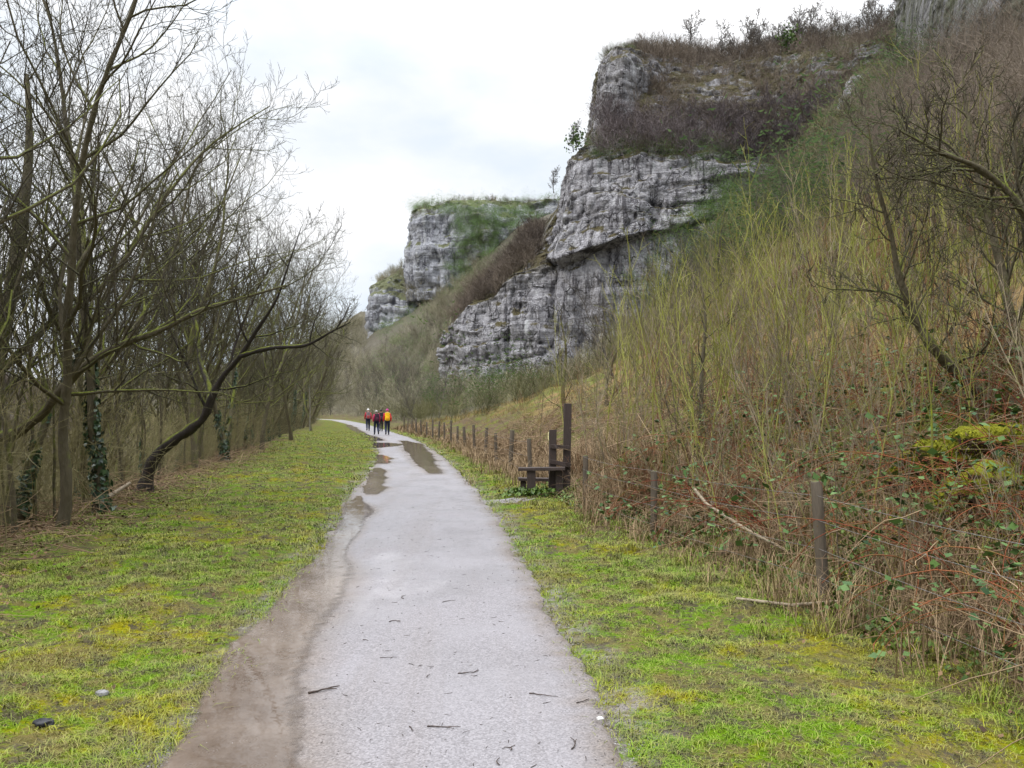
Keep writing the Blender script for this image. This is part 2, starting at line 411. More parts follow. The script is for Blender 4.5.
def mat_sapling(name, a, b, moss):
    t = NT(name)
    r = t.orand(); c = t.mix(r, a, b)
    c = t.mix(t.rng(t.noise(2.2, 4, .7, vec=t.objc()), .48, .66, 0, .85), c, moss)
    c = t.mix(t.rng(t.noise(5, 4, .7), .55, .7, 0, .6), c, tuple(x * .45 for x in a))
    return t.done(t.hs(c, 1.15, 1.2), .8, None, .2)

def mat_leaf(name, a, b, rough=.5, spec=.4):
    t = NT(name)
    c = t.mix(t.attr('tint'), a, b)
    return t.done(c, rough, None, spec)

def mat_plain(name, a, b=None, rough=.8, scale=20, spec=.3, bump=.3):
    t = NT(name); b = b or tuple(x * .6 for x in a)
    n = t.noise(scale, 4, .65, vec=t.objc())
    return t.done(t.mix(t.rng(n, .35, .65), b, a), rough, t.bump(n, bump, .01), spec)

def mat_wood(name, a, b, moss=None):
    t = NT(name); p = t.objc()
    g = t.noise(10, 5, .65, vec=t.mapv(p, (6, 6, .7)))
    c = t.mix(g, a, b)
    if moss: c = t.mix(t.rng(t.math('ADD', t.normz(), t.noise(6, 4, .7, vec=p)), .9, 1.5, 0, .8), c, moss)
    return t.done(c, .75, t.bump(g, .6, .01), .3)

M_GROUND, M_PATH, M_PUD = mat_ground(), mat_path(), mat_puddle()

# ------------------------------------------------------------------ ground sheet
def build_ground():
    ys = np.concatenate([np.linspace(-60, 1.6, 24), np.arange(1.75, 12, .09), np.arange(12, 22, .18), np.geomspace(22, 420, 170), np.geomspace(440, 1300, 14)])
    ss = np.concatenate([-np.geomspace(1400, 30, 22), -np.arange(29, 9, -.8), -np.arange(9, 1.5, -.12), np.linspace(-1.45, 1.45, 15), np.arange(1.55, 7.5, .1), np.arange(7.6, 20, .35), np.arange(20, 95, 1.0), np.geomspace(100, 1400, 14)])
    Y, S = np.meshgrid(ys, ss, indexing='ij'); X = xc(Y) + S
    Z = ground(X, Y)
    far = sstep(420, 700, Y); Z = Z * (1 - far) + far * (26 + 5 * fbm(X * .01, Y * .01, 0, 3, 2))
    Z = Z - 0.015 * (np.abs(S) < hw(Y) + .05)
    n, m = Y.shape; idx = np.arange(n * m).reshape(n, m)
    Q = np.stack([idx[:-1, :-1], idx[:-1, 1:], idx[1:, 1:], idx[1:, :-1]], -1).reshape(-1, 4)
    t = S - sfence(Y); d = -S - swood(Y)
    wob = .5 * fbm(X * .8, Y * .8, 0, 3, 55)
    verge = (1 - sstep(-.7, .35, t + wob)) * (1 - sstep(-1.5, .35, d + wob * 1.6))
    gold = sstep(2.5, 5.5, t + wob * 2) * (1 - .75 * sstep(30, 70, Y)) * (1 - .8 * sstep(15, 26, t + wob * 3))
    verge = verge * (1 - sstep(180, 230, Y)); wood = sstep(60, 110, Y) * sstep(0, 6, t); wood = np.maximum(wood, sstep(25, 45, d))
    edge = 1 - sstep(.02, .28, np.abs(S) - hw(Y) + .15 * fbm(X * 2.5, Y * 2.5, 0, 3, 8))
    me = mesh_np('ground', np.stack([X, Y, Z], -1).reshape(-1, 3), Q, dict(verge=verge.ravel(), gold=gold.ravel(), wood=wood.ravel(), edge=edge.ravel()), True)
    return tag(obj('ground', me, M_GROUND), kind='structure')
build_ground()

def path_edges(y):
    l = xc(y) - hw(y) - .10 * fbm(y * .9, y * 0 + 3, 0, 3, 12) - .035 * fbm(y * 7, y * 0 + 8, 0, 2, 13)
    r = xc(y) + hw(y) + .06 * fbm(y * .8, y * 0 + 5, 0, 3, 14) + .035 * fbm(y * 7, y * 0 + 1, 0, 2, 15)
    return l, r
def pz(s, y):   # height of the path surface: a faint camber, sinking to the sides
    q = np.abs(s) / hw(y)
    return .014 - .006 * np.clip(q - .8, 0, 1) + 0 * s
PUDS = []
def build_path():
    ys = np.concatenate([np.arange(-40, 1.5, 1.0), np.arange(1.6, 14, .05), np.arange(14, 40, .15), np.arange(40, 300, .7)])
    l, r = path_edges(ys); k = np.linspace(0, 1, 49)
    X = l[:, None] + (r - l)[:, None] * k[None]; Y = np.repeat(ys[:, None], 49, 1)
    S = X - xc(Y); Z = pz(S, Y)
    Z[:, 0] -= .03; Z[:, -1] -= .03
    n, m = Y.shape; idx = np.arange(n * m).reshape(n, m)
    Q = np.stack([idx[:-1, :-1], idx[:-1, 1:], idx[1:, 1:], idx[1:, :-1]], -1).reshape(-1, 4)
    e = 1 - sstep(.0, .30, np.minimum(X - l[:, None], r[:, None] - X))
    wet = np.zeros_like(X)
    for py, pa, pb in PUDS:
        a = np.interp(Y, py, pa); b = np.interp(Y, py, pb); wd = .10 + .5 * np.minimum(b - a, .8)
        g = np.maximum(np.maximum(a - S, S - b), np.maximum((py[0] - Y) * .35, (Y - py[-1]) * .35)); wet = np.maximum(wet, 1 - sstep(-.02, wd, g))
    me = mesh_np('path', np.stack([X, Y, Z], -1).reshape(-1, 3), Q, dict(edge=e.ravel(), wet=wet.ravel()), True)
    tag(obj('path', me, M_PATH), kind='structure')
def build_spur():
    # the little gravel spur that turns off towards the stile
    th = np.linspace(0, 2 * PI, 40, endpoint=False); rr = np.linspace(0, 1, 6)
    cx, cy = -.25, 14.3
    A = np.stack([cx + rr[:, None] * np.cos(th) * (.75 + .15 * fbm(np.cos(th) * 2, np.sin(th) * 2, 0, 2, 3)), cy + rr[:, None] * np.sin(th) * (.45 + .12 * fbm(np.cos(th) * 2, np.sin(th) * 2, 3, 2, 3)), 0 * rr[:, None] + 0 * th], -1)
    A[..., 2] = ground(A[..., 0], A[..., 1]) + .012 - .035 * rr[:, None] ** 3
    idx = np.arange(240).reshape(6, 40); nx = np.roll(idx, -1, 1)
    Q = np.stack([idx[:-1], nx[:-1], nx[1:], idx[1:]], -1).reshape(-1, 4)
    tag(obj('path_spur', mesh_np('path_spur', A.reshape(-1, 3), Q[::-1], dict(edge=np.repeat(rr, 40), wet=np.zeros(240)), True), M_PATH), kind='structure')
build_spur()

def puddle(name, rows, seed, lvl=.004):
    """rows: (y, s_left, s_right) offsets from the centre of the path"""
    rows = np.array(rows); ys = np.arange(rows[0, 0], rows[-1, 0] + .001, max(.03, (rows[-1, 0] - rows[0, 0]) / 160))
    a = np.interp(ys, rows[:, 0], rows[:, 1]); b = np.interp(ys, rows[:, 0], rows[:, 2])
    wd = np.minimum(1, (b - a) / .15)
    L = rows[-1, 0] - rows[0, 0]; fq = 9.0 / (L + 4); a = a + wd * .06 * fbm(ys * fq * 2, ys * 0, seed, 3, seed); b = b + wd * .10 * fbm(ys * fq, ys * 0 + 4, seed, 4, seed + 1, .4)
    b = np.maximum(a + .005, b); PUDS.append((ys, a, b)); a = a - .05 * wd; b = b + .10 * wd; k = np.array([0, .04, .09, .16, .3, .5, .7, .84, .91, .96, 1])
    S = a[:, None] + (b - a)[:, None] * k; Y = np.repeat(ys[:, None], 11, 1); X = xc(Y) + S
    Z = 0 * S + .014 + lvl + .0012 * (seed - 1)
    n, m = Y.shape; idx = np.arange(n * m).reshape(n, m)
    Q = np.stack([idx[:-1, :-1], idx[:-1, 1:], idx[1:, 1:], idx[1:, :-1]], -1).reshape(-1, 4)
    cov = np.minimum(np.minimum((S - a[:, None]) / .12, (b[:, None] - S) / np.clip(.5 * wd[:, None] * np.minimum(1, (b - a))[:, None], .06, .4)), np.minimum(Y - ys[0], ys[-1] - Y) / .25)
    return tag(obj(name, mesh_np(name, np.stack([X, Y, Z], -1).reshape(-1, 3), Q, dict(cover=np.clip(cov, 0, 1).ravel()), True), M_PUD), kind='structure')
def us(u, v):   # pixel on the flat path -> (y, s)
    y = EYE * F / (v - 411); return y, (u - 512) / F * y - float(xc(y))
def pud(rows, seed):
    o = []
    for v, a, b in sorted(rows, key=lambda q: -q[0]): o.append((us(a, v)[0], us(a, v)[1], us(b, v)[1]))
    puddle('puddle', o, seed)
pud([(900, 60, 290), (800, 140, 306), (768, 163, 306), (720, 195, 307), (680, 222, 303), (640, 252, 318), (600, 283, 335), (565, 312, 347), (535, 336, 350), (505, 350, 366), (496, 356, 362)], 1)
pud([(495, 364, 374), (486, 366, 384), (474, 371, 384), (468, 374, 378)], 2)
pud([(474, 430, 438), (466, 420, 438), (458, 412, 434), (450, 406, 428), (444, 402, 420), (441, 401, 406)], 3)
pud([(464, 376, 384), (460, 376, 392), (457, 377, 388), (455, 378, 382)], 4)
pud([(448, 374, 380), (446, 374, 398), (444.5, 373, 402), (443, 374, 386)], 5)
pud([(441, 372, 384), (438, 366, 378), (434, 359, 367), (430, 351, 360), (427, 347, 355), (425, 346, 350)], 6)
build_path()
def ico(sub):
    bm = bmesh.new(); bmesh.ops.create_icosphere(bm, subdivisions=sub, radius=1); V = np.array([v.co[:] for v in bm.verts]); Q = np.array([[v.index for v in f.verts] for f in bm.faces]); bm.free(); return V, Q
ICO = ico(5); ICO3 = ico(3); ICO2 = ico(2)
# ------------------------------------------------------------------ walkers
def skin_mesh(name, verts, edges, radii, root=0, sub=2):
    me = bpy.data.meshes.new(name + '_cage'); me.from_pydata(verts, edges, []); o = bpy.data.objects.new(name + '_cage', me); col.objects.link(o)
    md = o.modifiers.new('Skin', 'SKIN'); md.use_smooth_shade = True
    sv = me.skin_vertices[0].data
    for i, r in enumerate(radii): sv[i].radius = r if isinstance(r, tuple) else (r, r); sv[i].use_root = (i == root)
    s2 = o.modifiers.new('Sub', 'SUBSURF'); s2.levels = sub; s2.render_levels = sub
    dg = bpy.context.evaluated_depsgraph_get(); ev = o.evaluated_get(dg); out = bpy.data.meshes.new_from_object(ev); out.name = name
    bpy.data.objects.remove(o); bpy.data.meshes.remove(me)
    return out
def add_to(me, V, Q):
    bm = bmesh.new(); bm.from_mesh(me); vs = [bm.verts.new(v) for v in V]
    for q in Q:
        try: bm.faces.new([vs[i] for i in q]).smooth = True
        except ValueError: pass
    bm.to_mesh(me); bm.free(); return me
M_SKIN = mat_plain('skin', (.50, .32, .24), (.44, .27, .20), .6, 40, .3, .1)
M_NAVY = mat_plain('navy_trousers', (.02, .03, .08), (.012, .015, .03), .8, 30)
M_DARKT = mat_plain('charcoal_trousers', (.03, .03, .038), (.015, .015, .02), .8, 30)
M_BOOT = mat_plain('boot_leather', (.03, .022, .018), (.012, .01, .008), .6, 30)
M_EYE = mat_plain('eye', (.6, .58, .55), (.6, .58, .55), .3)
def walker(x, y, rz, H, ph, jacket, trous, hat, hatkind, label, bag, baglabel, bagtrim):
    z = float(pz(np.array(x - xc(y)), np.array(y))) if abs(x - xc(y)) < hw(y) else gpt(x, y)[2]
    s = H / 1.70; root = empty('person', (x, y, z + .005), rz); root.scale = (s, s, s); tag(root, label, 'person')
    a = ph  # which foot leads
    hip = [(.095, 0, .90), (-.095, 0, .90)]; fr, bk = (0, 1) if a > 0 else (1, 0)
    knee = [None, None]; ank = [None, None]; toe = [None, None]
    knee[fr] = (hip[fr][0], .16, .49); ank[fr] = (hip[fr][0], .20, .085); toe[fr] = (hip[fr][0] * 1.1, .36, .035)
    knee[bk] = (hip[bk][0], -.03, .49); ank[bk] = (hip[bk][0], -.30, .17); toe[bk] = (hip[bk][0] * 1.1, -.19, .04)
    sh = [(.175, 0, 1.385), (-.175, 0, 1.385)]
    el = [(.235, -.09 if fr == 0 else .05, 1.12), (-.235, .05 if fr == 0 else -.09, 1.12)]
    wr = [(.235, .02 if fr == 0 else .22, .90), (-.235, .22 if fr == 0 else .02, .90)]
    hd = [(w[0], w[1] + .03, w[2] - .08) for w in wr]
    V = [(0, 0, .93), (0, 0, 1.13), (0, .01, 1.32), (0, .015, 1.44), (0, .03, 1.52), (0, .045, 1.59), (0, .04, 1.66),
         sh[0], el[0], wr[0], hd[0], sh[1], el[1], wr[1], hd[1], hip[0], knee[0], ank[0], hip[1], knee[1], ank[1]]
    E = [(0, 1), (1, 2), (2, 3), (3, 4), (4, 5), (5, 6), (2, 7), (7, 8), (8, 9), (9, 10), (2, 11), (11, 12), (12, 13), (13, 14), (0, 15), (15, 16), (16, 17), (0, 18), (18, 19), (19, 20)]
    Rr = [(.13, .10), (.125, .095), (.14, .10), .06, .06, (.085, .10), (.07, .08), .06, .045, .032, (.04, .022), .06, .045, .032, (.04, .022), .085, .06, .042, .085, .06, .042]
    body = skin_mesh('body', V, E, Rr)
    fing = []
    for i in (0, 1):
        sg = 1 if i == 0 else -1; h = hd[i]
        for k, (o_, L) in enumerate(((-.028, .062), (-.010, .072), (.009, .068), (.026, .052))):
            fing.append(([(h[0], h[1] + o_, h[2] - .015), (h[0] - sg * .004, h[1] + o_, h[2] - .03 - L * .45), (h[0] - sg * .02, h[1] + o_ * .95, h[2] - .03 - L)], [.010, .009, .006]))
        fing.append(([(h[0], h[1] + .02, h[2] + .02), (h[0] - sg * .01, h[1] + .055, h[2] - .005), (h[0] - sg * .018, h[1] + .062, h[2] - .035)], [.012, .010, .007]))
    add_to(body, *tubes_arrays(fing, 6))
    iv, iq = ICO2
    add_to(body, iv * np.array([.016, .02, .02]) + np.array([0, .145, 1.585]), iq)
    for sg in (-1, 1): add_to(body, iv * np.array([.012, .026, .036]) + np.array([sg * .088, .03, 1.59]), iq)
    obj('body', body, M_SKIN, root)
    for sg in (-1, 1): obj('eye', mesh_np('eye', iv * .013 + np.array([sg * .034, .132, 1.612]), iq, None, True), M_EYE, root)
    JV = [(0, 0, .86), (0, -.005, 1.10), (0, 0, 1.30), (0, .01, 1.43)] + [sh[0], el[0], (wr[0][0], wr[0][1], wr[0][2] + .01), sh[1], el[1], (wr[1][0], wr[1][1], wr[1][2] + .01)]
    JE = [(0, 1), (1, 2), (2, 3), (2, 4), (4, 5), (5, 6), (2, 7), (7, 8), (8, 9)]
    obj('jacket', skin_mesh('jacket', JV, JE, [(.185, .145), (.175, .14), (.185, .14), .085, .085, .068, .052, .085, .068, .052], 1), jacket, root)
    TV = [(0, 0, .92), hip[0], knee[0], (ank[0][0], ank[0][1], ank[0][2] + .03), hip[1], knee[1], (ank[1][0], ank[1][1], ank[1][2] + .03)]
    obj('trousers', skin_mesh('trousers', TV, [(0, 1), (1, 2), (2, 3), (0, 4), (4, 5), (5, 6)], [(.15, .12), .108, .082, .066, .108, .082, .066]), trous, root)
    for i in (0, 1):
        A = ank[i]; T = toe[i]
        obj('boot', skin_mesh('boot', [(A[0], A[1] - .03, A[2] + .06), (A[0], A[1] - .03, A[2] - .025), ((A[0] + T[0]) / 2, (A[1] + T[1]) / 2, (A[2] + T[2]) / 2), T], [(0, 1), (1, 2), (2, 3)], [.056, .056, .052, .042], 0), M_BOOT, root)
    # hat or hair
    hv = ICO3[0].copy(); hq = ICO3[1]
    V2 = hv * np.array([.108, .125, .10]) + np.array([0, .035, 1.64]); low = hv[:, 2] < -.15; V2[low, 2] = 1.64 - .018 - (.05 if hatkind == 'hair' else .0) * (hv[low, 1] < .2); 
    hn = 'hair' if hatkind == 'hair' else 'hat'
    me = mesh_np(hn, V2, hq, None, True)
    if hatkind == 'bobble': add_to(me, iv * .035 + np.array([0, .03, 1.755]), iq)
    if hatkind == 'cap': add_to(me, iv * np.array([.075, .075, .008]) + np.array([0, .16, 1.625]), iq)
    obj(hn, me, hat, root)
    # rucksack, a thing of its own
    bg_ = empty('rucksack', (x, y, z + .005), rz); bg_.scale = (s, s, s); tag(bg_, baglabel, 'rucksack')
    def rb(sx, sy, sz, loc, seed):
        q = np.sign(hv) * np.abs(hv) ** .55; q = q / np.abs(q).max(0); r_ = 1 + .04 * fbm(hv[:, 0] * 2, hv[:, 1] * 2, hv[:, 2] * 2, 3, seed)
        return q * r_[:, None] * np.array([sx, sy, sz]) + np.array(loc)
    obj('main_bag', mesh_np('main_bag', rb(.165, .10, .25, (0, -.225, 1.19), 3), hq, None, True), bag, bg_)
    obj('pocket', mesh_np('pocket', rb(.115, .045, .12, (0, -.325, 1.10), 4), hq, None, True), bagtrim, bg_)
    obj('lid', mesh_np('lid', rb(.16, .10, .055, (0, -.22, 1.435), 5), hq, None, True), bag, bg_)
    for sg in (-1, 1):
        pts = [(sg * .095, -.15, 1.37), (sg * .105, -.02, 1.475), (sg * .105, .11, 1.42), (sg * .12, .15, 1.28), (sg * .15, .08, 1.12), (sg * .15, -.13, 1.02)]
        obj('strap', mesh_np('strap', *tubes_arrays([(pts, [.022] * 6)], 6), None, True), bagtrim, bg_)
cl = lambda n, c: mat_plain(n, c, tuple(v * .7 for v in c), .75, 25, .3, .3)
dirz = math.atan2(1.0, -.24) - PI / 2
for args in ((px(368.2, 431, 63.7)[0], 63.7, dirz, 1.72, 1, cl('red_jacket', (.55, .035, .06)), M_NAVY, cl('white_wool', (.8, .78, .76)), 'bobble', 'person on the left of the walkers, red jacket and white hat, walking away', cl('grey_bag', (.22, .16, .17)), 'grey and red rucksack on the back of the walker in the white hat', cl('bag_red', (.40, .06, .07))),
             (px(376.6, 435, 53.2)[0], 53.2, dirz + .1, 1.60, -1, cl('crimson_jacket', (.50, .03, .10)), M_NAVY, cl('grey_hair', (.42, .39, .37)), 'hair', 'person with grey hair and a crimson jacket, walking away before the black capped one', cl('plum_bag', (.045, .018, .035)), 'dark plum rucksack on the back of the grey haired walker', cl('plum_trim', (.08, .02, .04))),
             (px(381.2, 431.8, 61.5)[0], 61.5, dirz, 1.66, 1, cl('magenta_jacket', (.50, .02, .14)), M_DARKT, cl('black_cap', (.02, .018, .022)), 'cap', 'person in a black cap and magenta jacket, farthest inside the group, walking away', cl('black_bag', (.03, .025, .03)), 'black rucksack on the back of the walker in the black cap', cl('black_trim', (.05, .04, .05))),
             (px(387.4, 435.3, 52.6)[0], 52.6, dirz - .05, 1.68, 1, cl('scarlet_jacket', (.62, .04, .05)), M_NAVY, cl('purple_hat', (.45, .06, .24)), 'bobble', 'person on the right of the walkers, red jacket and purple hat, walking away', cl('yellow_cover', (.95, .56, .012)), 'bright orange yellow rucksack on the back of the right walker', cl('yellow_pocket', (.88, .42, .015)))):
    walker(*args)
# ------------------------------------------------------------------ cliffs
def sheet(columns, seed, res=.6, amp=1.0, wall_top=0):
    """columns: list of (inward dx, dy, [(X, Y, Z) along the profile from foot to back])"""
    K = len(columns[0][1]); C = np.array([c[1] for c in columns], float); IN = np.array([c[0] for c in columns], float)
    IN /= np.linalg.norm(IN, axis=1, keepdims=True)
    def resample(A, axis, res):
        d = np.linalg.norm(np.diff(A[..., :3], axis=axis), axis=-1)
        d = d.max(axis=1 - axis); n = np.maximum(1, np.ceil(d / res)).astype(int)
        f = np.concatenate([i + np.arange(k) / k for i, k in enumerate(n)] + [[len(n)]])
        i = np.minimum(f.astype(int), len(n) - 1); g = f - i
        A0 = np.take(A, i, axis); A1 = np.take(A, i + 1, axis)
        sh = [1] * A.ndim; sh[axis] = -1; g = g.reshape(sh)
        return A0 * (1 - g) + A1 * g
    tags = np.zeros((len(columns), K, 2)); tags[:, :, 0] = IN[:, 0:1]; tags[:, :, 1] = IN[:, 1:2]
    A = np.concatenate([C, tags, np.repeat(np.arange(K)[None, :, None], len(columns), 0)], -1)
    A = resample(resample(A, 0, res), 1, res)
    P = A[..., :3].copy(); D = A[..., 3:5]; D /= np.linalg.norm(D, axis=-1, keepdims=True); prof = A[..., 5]
    x, y, z = P[..., 0], P[..., 1], P[..., 2]
    al = x * .8 + y * .6
    warp = 1.1 * fbm(x * .08, y * .08, z * .03, 3, seed)
    zz = z + warp * 1.5
    bed = np.abs(((zz / 3.1) % 1.0) - .5) * 2; lay = vnoise(np.floor(zz / 3.1), al * .10, 0 * z, seed + 3)
    bed2 = np.abs(((zz / 1.15 + .3) % 1.0) - .5) * 2; lay2 = vnoise(np.floor(zz / 1.15 + .3), al * .23, 0 * z, seed + 5)
    crack = sstep(.72, 1, bed); crack2 = sstep(.7, 1, bed2)
    jn = np.abs(fbm(x * .22, y * .22, z * .05, 3, seed + 6)); joint = 1 - sstep(0, .12, jn)
    flute = fbm(x * .55, y * .55, z * .07, 4, seed + 8)
    big = fbm(x * .09, y * .09, z * .09, 4, seed + 9)
    wallk = np.where(wall_top > 0, 1 - sstep(wall_top - .15, wall_top + .05, prof), 0.0); bk = 1 - .8 * wallk
    blk = _hash(np.floor((al + 2.2 * fbm(x * .12, y * .12, z * .12, 2, seed + 21)) / 2.3), np.floor(zz / 2.1), 0 * z, seed + 22) - .5
    disp = amp * (1.5 * big + bk * (.55 * lay + .3 * lay2 + .7 * blk) + (.55 + .5 * wallk) * flute - .9 * bk * crack * (.5 + .5 * lay) - .3 * bk * crack2 - .8 * joint + .35 * fbm(x * .9, y * .9, z * .9, 4, seed + 12))
    wgt = A[..., 5] * 0 + 1
    P[..., :2] -= D * (disp * wgt)[..., None]
    P[..., 2] += amp * .5 * fbm(x * .3, y * .3, z * .3, 3, seed + 14)
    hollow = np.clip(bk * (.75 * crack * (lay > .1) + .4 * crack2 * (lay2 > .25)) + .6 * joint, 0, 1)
    n, m = x.shape; idx = np.arange(n * m).reshape(n, m)
    Q = np.stack([idx[:-1, :-1], idx[1:, :-1], idx[1:, 1:], idx[:-1, 1:]], -1).reshape(-1, 4)
    return P.reshape(-1, 3), Q, prof.ravel(), hollow.ravel(), wallk.ravel()

def cliff(name, sheets, mat, label, vegf=None, res=.6, amp=1.0):
    Vs, Qs, Pr, Ho, Sh, Wa, off = [], [], [], [], [], [], 0
    for i, (c, seed, wt) in enumerate(sheets):
        V, Q, p, h, wk = sheet(c, seed, res, amp, wt); Wa.append(wk); Vs.append(V); Qs.append(Q + off); off += len(V); Pr.append(p); Ho.append(h); Sh.append(np.full(len(V), i))
    V = np.concatenate(Vs); Q = np.concatenate(Qs); Pr = np.concatenate(Pr); Ho = np.concatenate(Ho); Sh = np.concatenate(Sh)
    veg = np.clip(vegf(V, Pr, Sh), 0, 1) if vegf else np.zeros(len(V))
    o = obj(name, mesh_np(name, V, Q, dict(hollow=Ho * (1 - veg), veg=veg, wall=np.concatenate(Wa)), False), mat)
    tag(o, label, 'cliff')
    return V, Pr, Sh

def colm(inw, pts): return (inw, [px(*p) for p in pts])

M_ROCK = mat_rock('limestone', (.21, .20, .212), (.60, .58, .60), (.085, .078, .085), (.085, .085, .03), (.14, .105, .065))
M_ROCK2 = mat_rock('limestone_haze_tint', (.30, .305, .335), (.60, .60, .635), (.20, .20, .23), (.12, .15, .065), (.20, .185, .11))  # paler, bluer limestone: distance haze mixed into its colours

# main cliff: face with overhang and vegetated cap (sheet 0), lower block on its left (sheet 1), tower (sheet 2)
S0 = [
 ((1, .1), [(560, 410, 165), (563, 330, 165), (566, 268, 165), (567, 255, 165), (580, 180, 168), (592, 130, 175), (606, 60, 180), (640, 50, 200)]),
 ((.9, .5), [(541, 410, 138), (543, 320, 137), (548, 268, 136), (541, 258, 133), (565, 182, 137), (585, 140, 142), (606, 70, 152), (640, 52, 175)]),
 ((.3, 1), [(556, 410, 127), (557, 320, 127), (560, 266, 127), (556, 258, 124.5), (573, 160, 128.5), (598, 138, 135), (612, 70, 145), (650, 52, 170)]),
 ((.1, 1), [(600, 410, 124), (600, 320, 124), (602, 250, 124), (600, 242, 121), (604, 157, 125), (615, 132, 132), (630, 65, 142), (665, 50, 170)]),
 ((0, 1), [(640, 410, 122), (640, 320, 122), (641, 238, 122), (640, 231, 119.5), (642, 154, 123), (648, 128, 130), (660, 60, 142), (690, 50, 170)]),
 ((0, 1), [(690, 410, 121), (690, 320, 121), (691, 226, 121), (690, 220, 119.5), (692, 158, 121.5), (695, 130, 129), (705, 60, 142), (730, 52, 170)]),
 ((0, 1), [(735, 410, 120), (735, 320, 120), (736, 212, 120), (736, 206, 119.5), (738, 162, 120.5), (741, 130, 127), (750, 58, 141), (770, 46, 170)]),
 ((0, 1), [(775, 410, 119), (775, 320, 119), (775, 210, 119), (776, 200, 119.5), (778, 165, 120.5), (784, 125, 126), (795, 50, 140), (810, 36, 170)]),
 ((0, 1), [(840, 410, 118), (840, 320, 118), (840, 210, 118), (840, 180, 119.5), (842, 140, 122), (846, 100, 127), (852, 45, 136), (865, 28, 160)]),
 ((0, 1), [(930, 410, 116), (930, 300, 116), (930, 210, 116), (930, 160, 118), (930, 100, 120), (932, 60, 124), (935, 15, 130), (940, 5, 150)]),
]
S1 = [
 ((1, .2), [(470, 410, 170), (472, 350, 170), (474, 332, 170), (476, 318, 172), (500, 280, 180), (530, 230, 185)]),
 ((.9, .6), [(441, 410, 142), (441, 362, 142), (444, 340, 142), (447, 330, 143), (478, 290, 155), (535, 232, 165)]),
 ((.5, 1), [(447, 410, 136), (447, 362, 136), (449, 338, 136.5), (451, 326, 137), (485, 290, 152), (540, 230, 162)]),
 ((.2, 1), [(466, 410, 133), (466, 370, 133), (467, 330, 133.5), (466, 303, 134), (492, 284, 148), (545, 225, 158)]),
 ((.2, 1), [(488, 410, 131), (488, 370, 130.5), (489, 330, 131.5), (490, 297, 132.5), (506, 278, 144), (552, 215, 152)]),
 ((.1, 1), [(515, 410, 129), (515, 370, 129), (516, 320, 129.5), (515, 274, 131), (530, 255, 137), (556, 208, 145)]),
 ((.1, 1), [(540, 410, 128), (540, 370, 128), (540, 320, 128.5), (541, 266, 130), (548, 236, 135), (563, 192, 141)]),
 ((.1, 1), [(575, 410, 129), (575, 370, 129), (575, 320, 130), (575, 275, 132), (575, 240, 136), (580, 195, 141)]),
]
S2 = [
 ((1, .3), [(594, 165, 160), (598, 110, 160), (603, 64, 160), (612, 50, 162), (640, 46, 172)]),
 ((.8, .7), [(592, 165, 139), (596, 110, 139), (602, 60, 139.5), (612, 47, 141), (640, 45, 160)]),
 ((.3, 1), [(600, 165, 135), (603, 110, 135), (608, 56, 135.5), (617, 44, 138), (645, 46, 158)]),
 ((.1, 1), [(620, 165, 134), (622, 110, 134), (625, 56, 134.5), (630, 43, 138), (650, 47, 158)]),
 ((.1, 1), [(642, 165, 135), (643, 110, 135.5), (646, 64, 137), (650, 50, 140), (665, 50, 158)]),
 ((0, 1), [(668, 165, 137), (668, 112, 138), (672, 72, 140), (676, 54, 143), (690, 52, 158)]),
 ((0, 1), [(700, 165, 141), (700, 118, 142), (705, 80, 145), (710, 58, 148), (720, 52, 160)]),
]
def veg_main(V, Pr, Sh):
    g = np.zeros(len(V))
    a = Sh == 0; g[a] = sstep(4.0, 4.35, Pr[a])
    a = Sh == 1; g[a] = sstep(2.7, 3.3, Pr[a])
    a = Sh == 2; g[a] = .25 + .6 * sstep(2.6, 3.2, Pr[a])
    return g
CV, CP, CS = cliff('limestone_cliff', [([colm(*c) for c in S0], 101, 2), ([colm(*c) for c in S1], 203, 0), ([colm(*c) for c in S2], 307, 0)], M_ROCK,
    'big grey limestone cliff with a dark overhang line and a tower above its ledge', veg_main, .5, .75)

S3 = [
 ((1, .2), [(410, 300, 275), (410, 255, 275), (412, 225, 275), (416, 211, 275), (450, 211, 285)]),
 ((.8, .6), [(407, 300, 236), (407, 255, 236), (409, 222, 236), (413, 210, 237), (440, 211, 262)]),
 ((.2, 1), [(416, 300, 231), (416, 255, 231), (418, 220, 231.5), (420, 207, 232.5), (445, 208, 260)]),
 ((.1, 1), [(436, 300, 229), (436, 255, 229), (437, 218, 230), (438, 205, 231), (455, 205, 260)]),
 ((0, 1), [(448, 300, 228), (448, 255, 228), (449, 214, 229), (450, 199, 230.5), (460, 200, 260)]),
 ((0, 1), [(490, 300, 228), (490, 255, 228), (490, 214, 229), (491, 198, 231), (495, 199, 260)]),
 ((0, 1), [(505, 300, 230), (505, 255, 230), (505, 218, 231), (505, 203, 233), (508, 203, 260)]),
 ((0, 1), [(540, 300, 231), (540, 255, 231), (540, 215, 232), (541, 201, 234), (545, 201, 260)]),
 ((0, 1), [(590, 300, 231), (590, 255, 231), (590, 215, 232), (590, 199, 234), (590, 199, 260)]),
]
def veg_far(V, Pr, Sh):
    u = V[:, 0] / V[:, 1] * F + 512
    return sstep(2.3, 3, Pr) + .9 * sstep(440, 480, u) * sstep(-.25, .3, fbm(V[:, 0] * .09, V[:, 1] * .09, V[:, 2] * .06, 3, 77))
FV, FP, FS = cliff('limestone_cliff', [([colm(*c) for c in S3], 401, 0)], M_ROCK2, 'distant pale cliff with a flat top and green ivy on its face', veg_far, .9, 1.1)
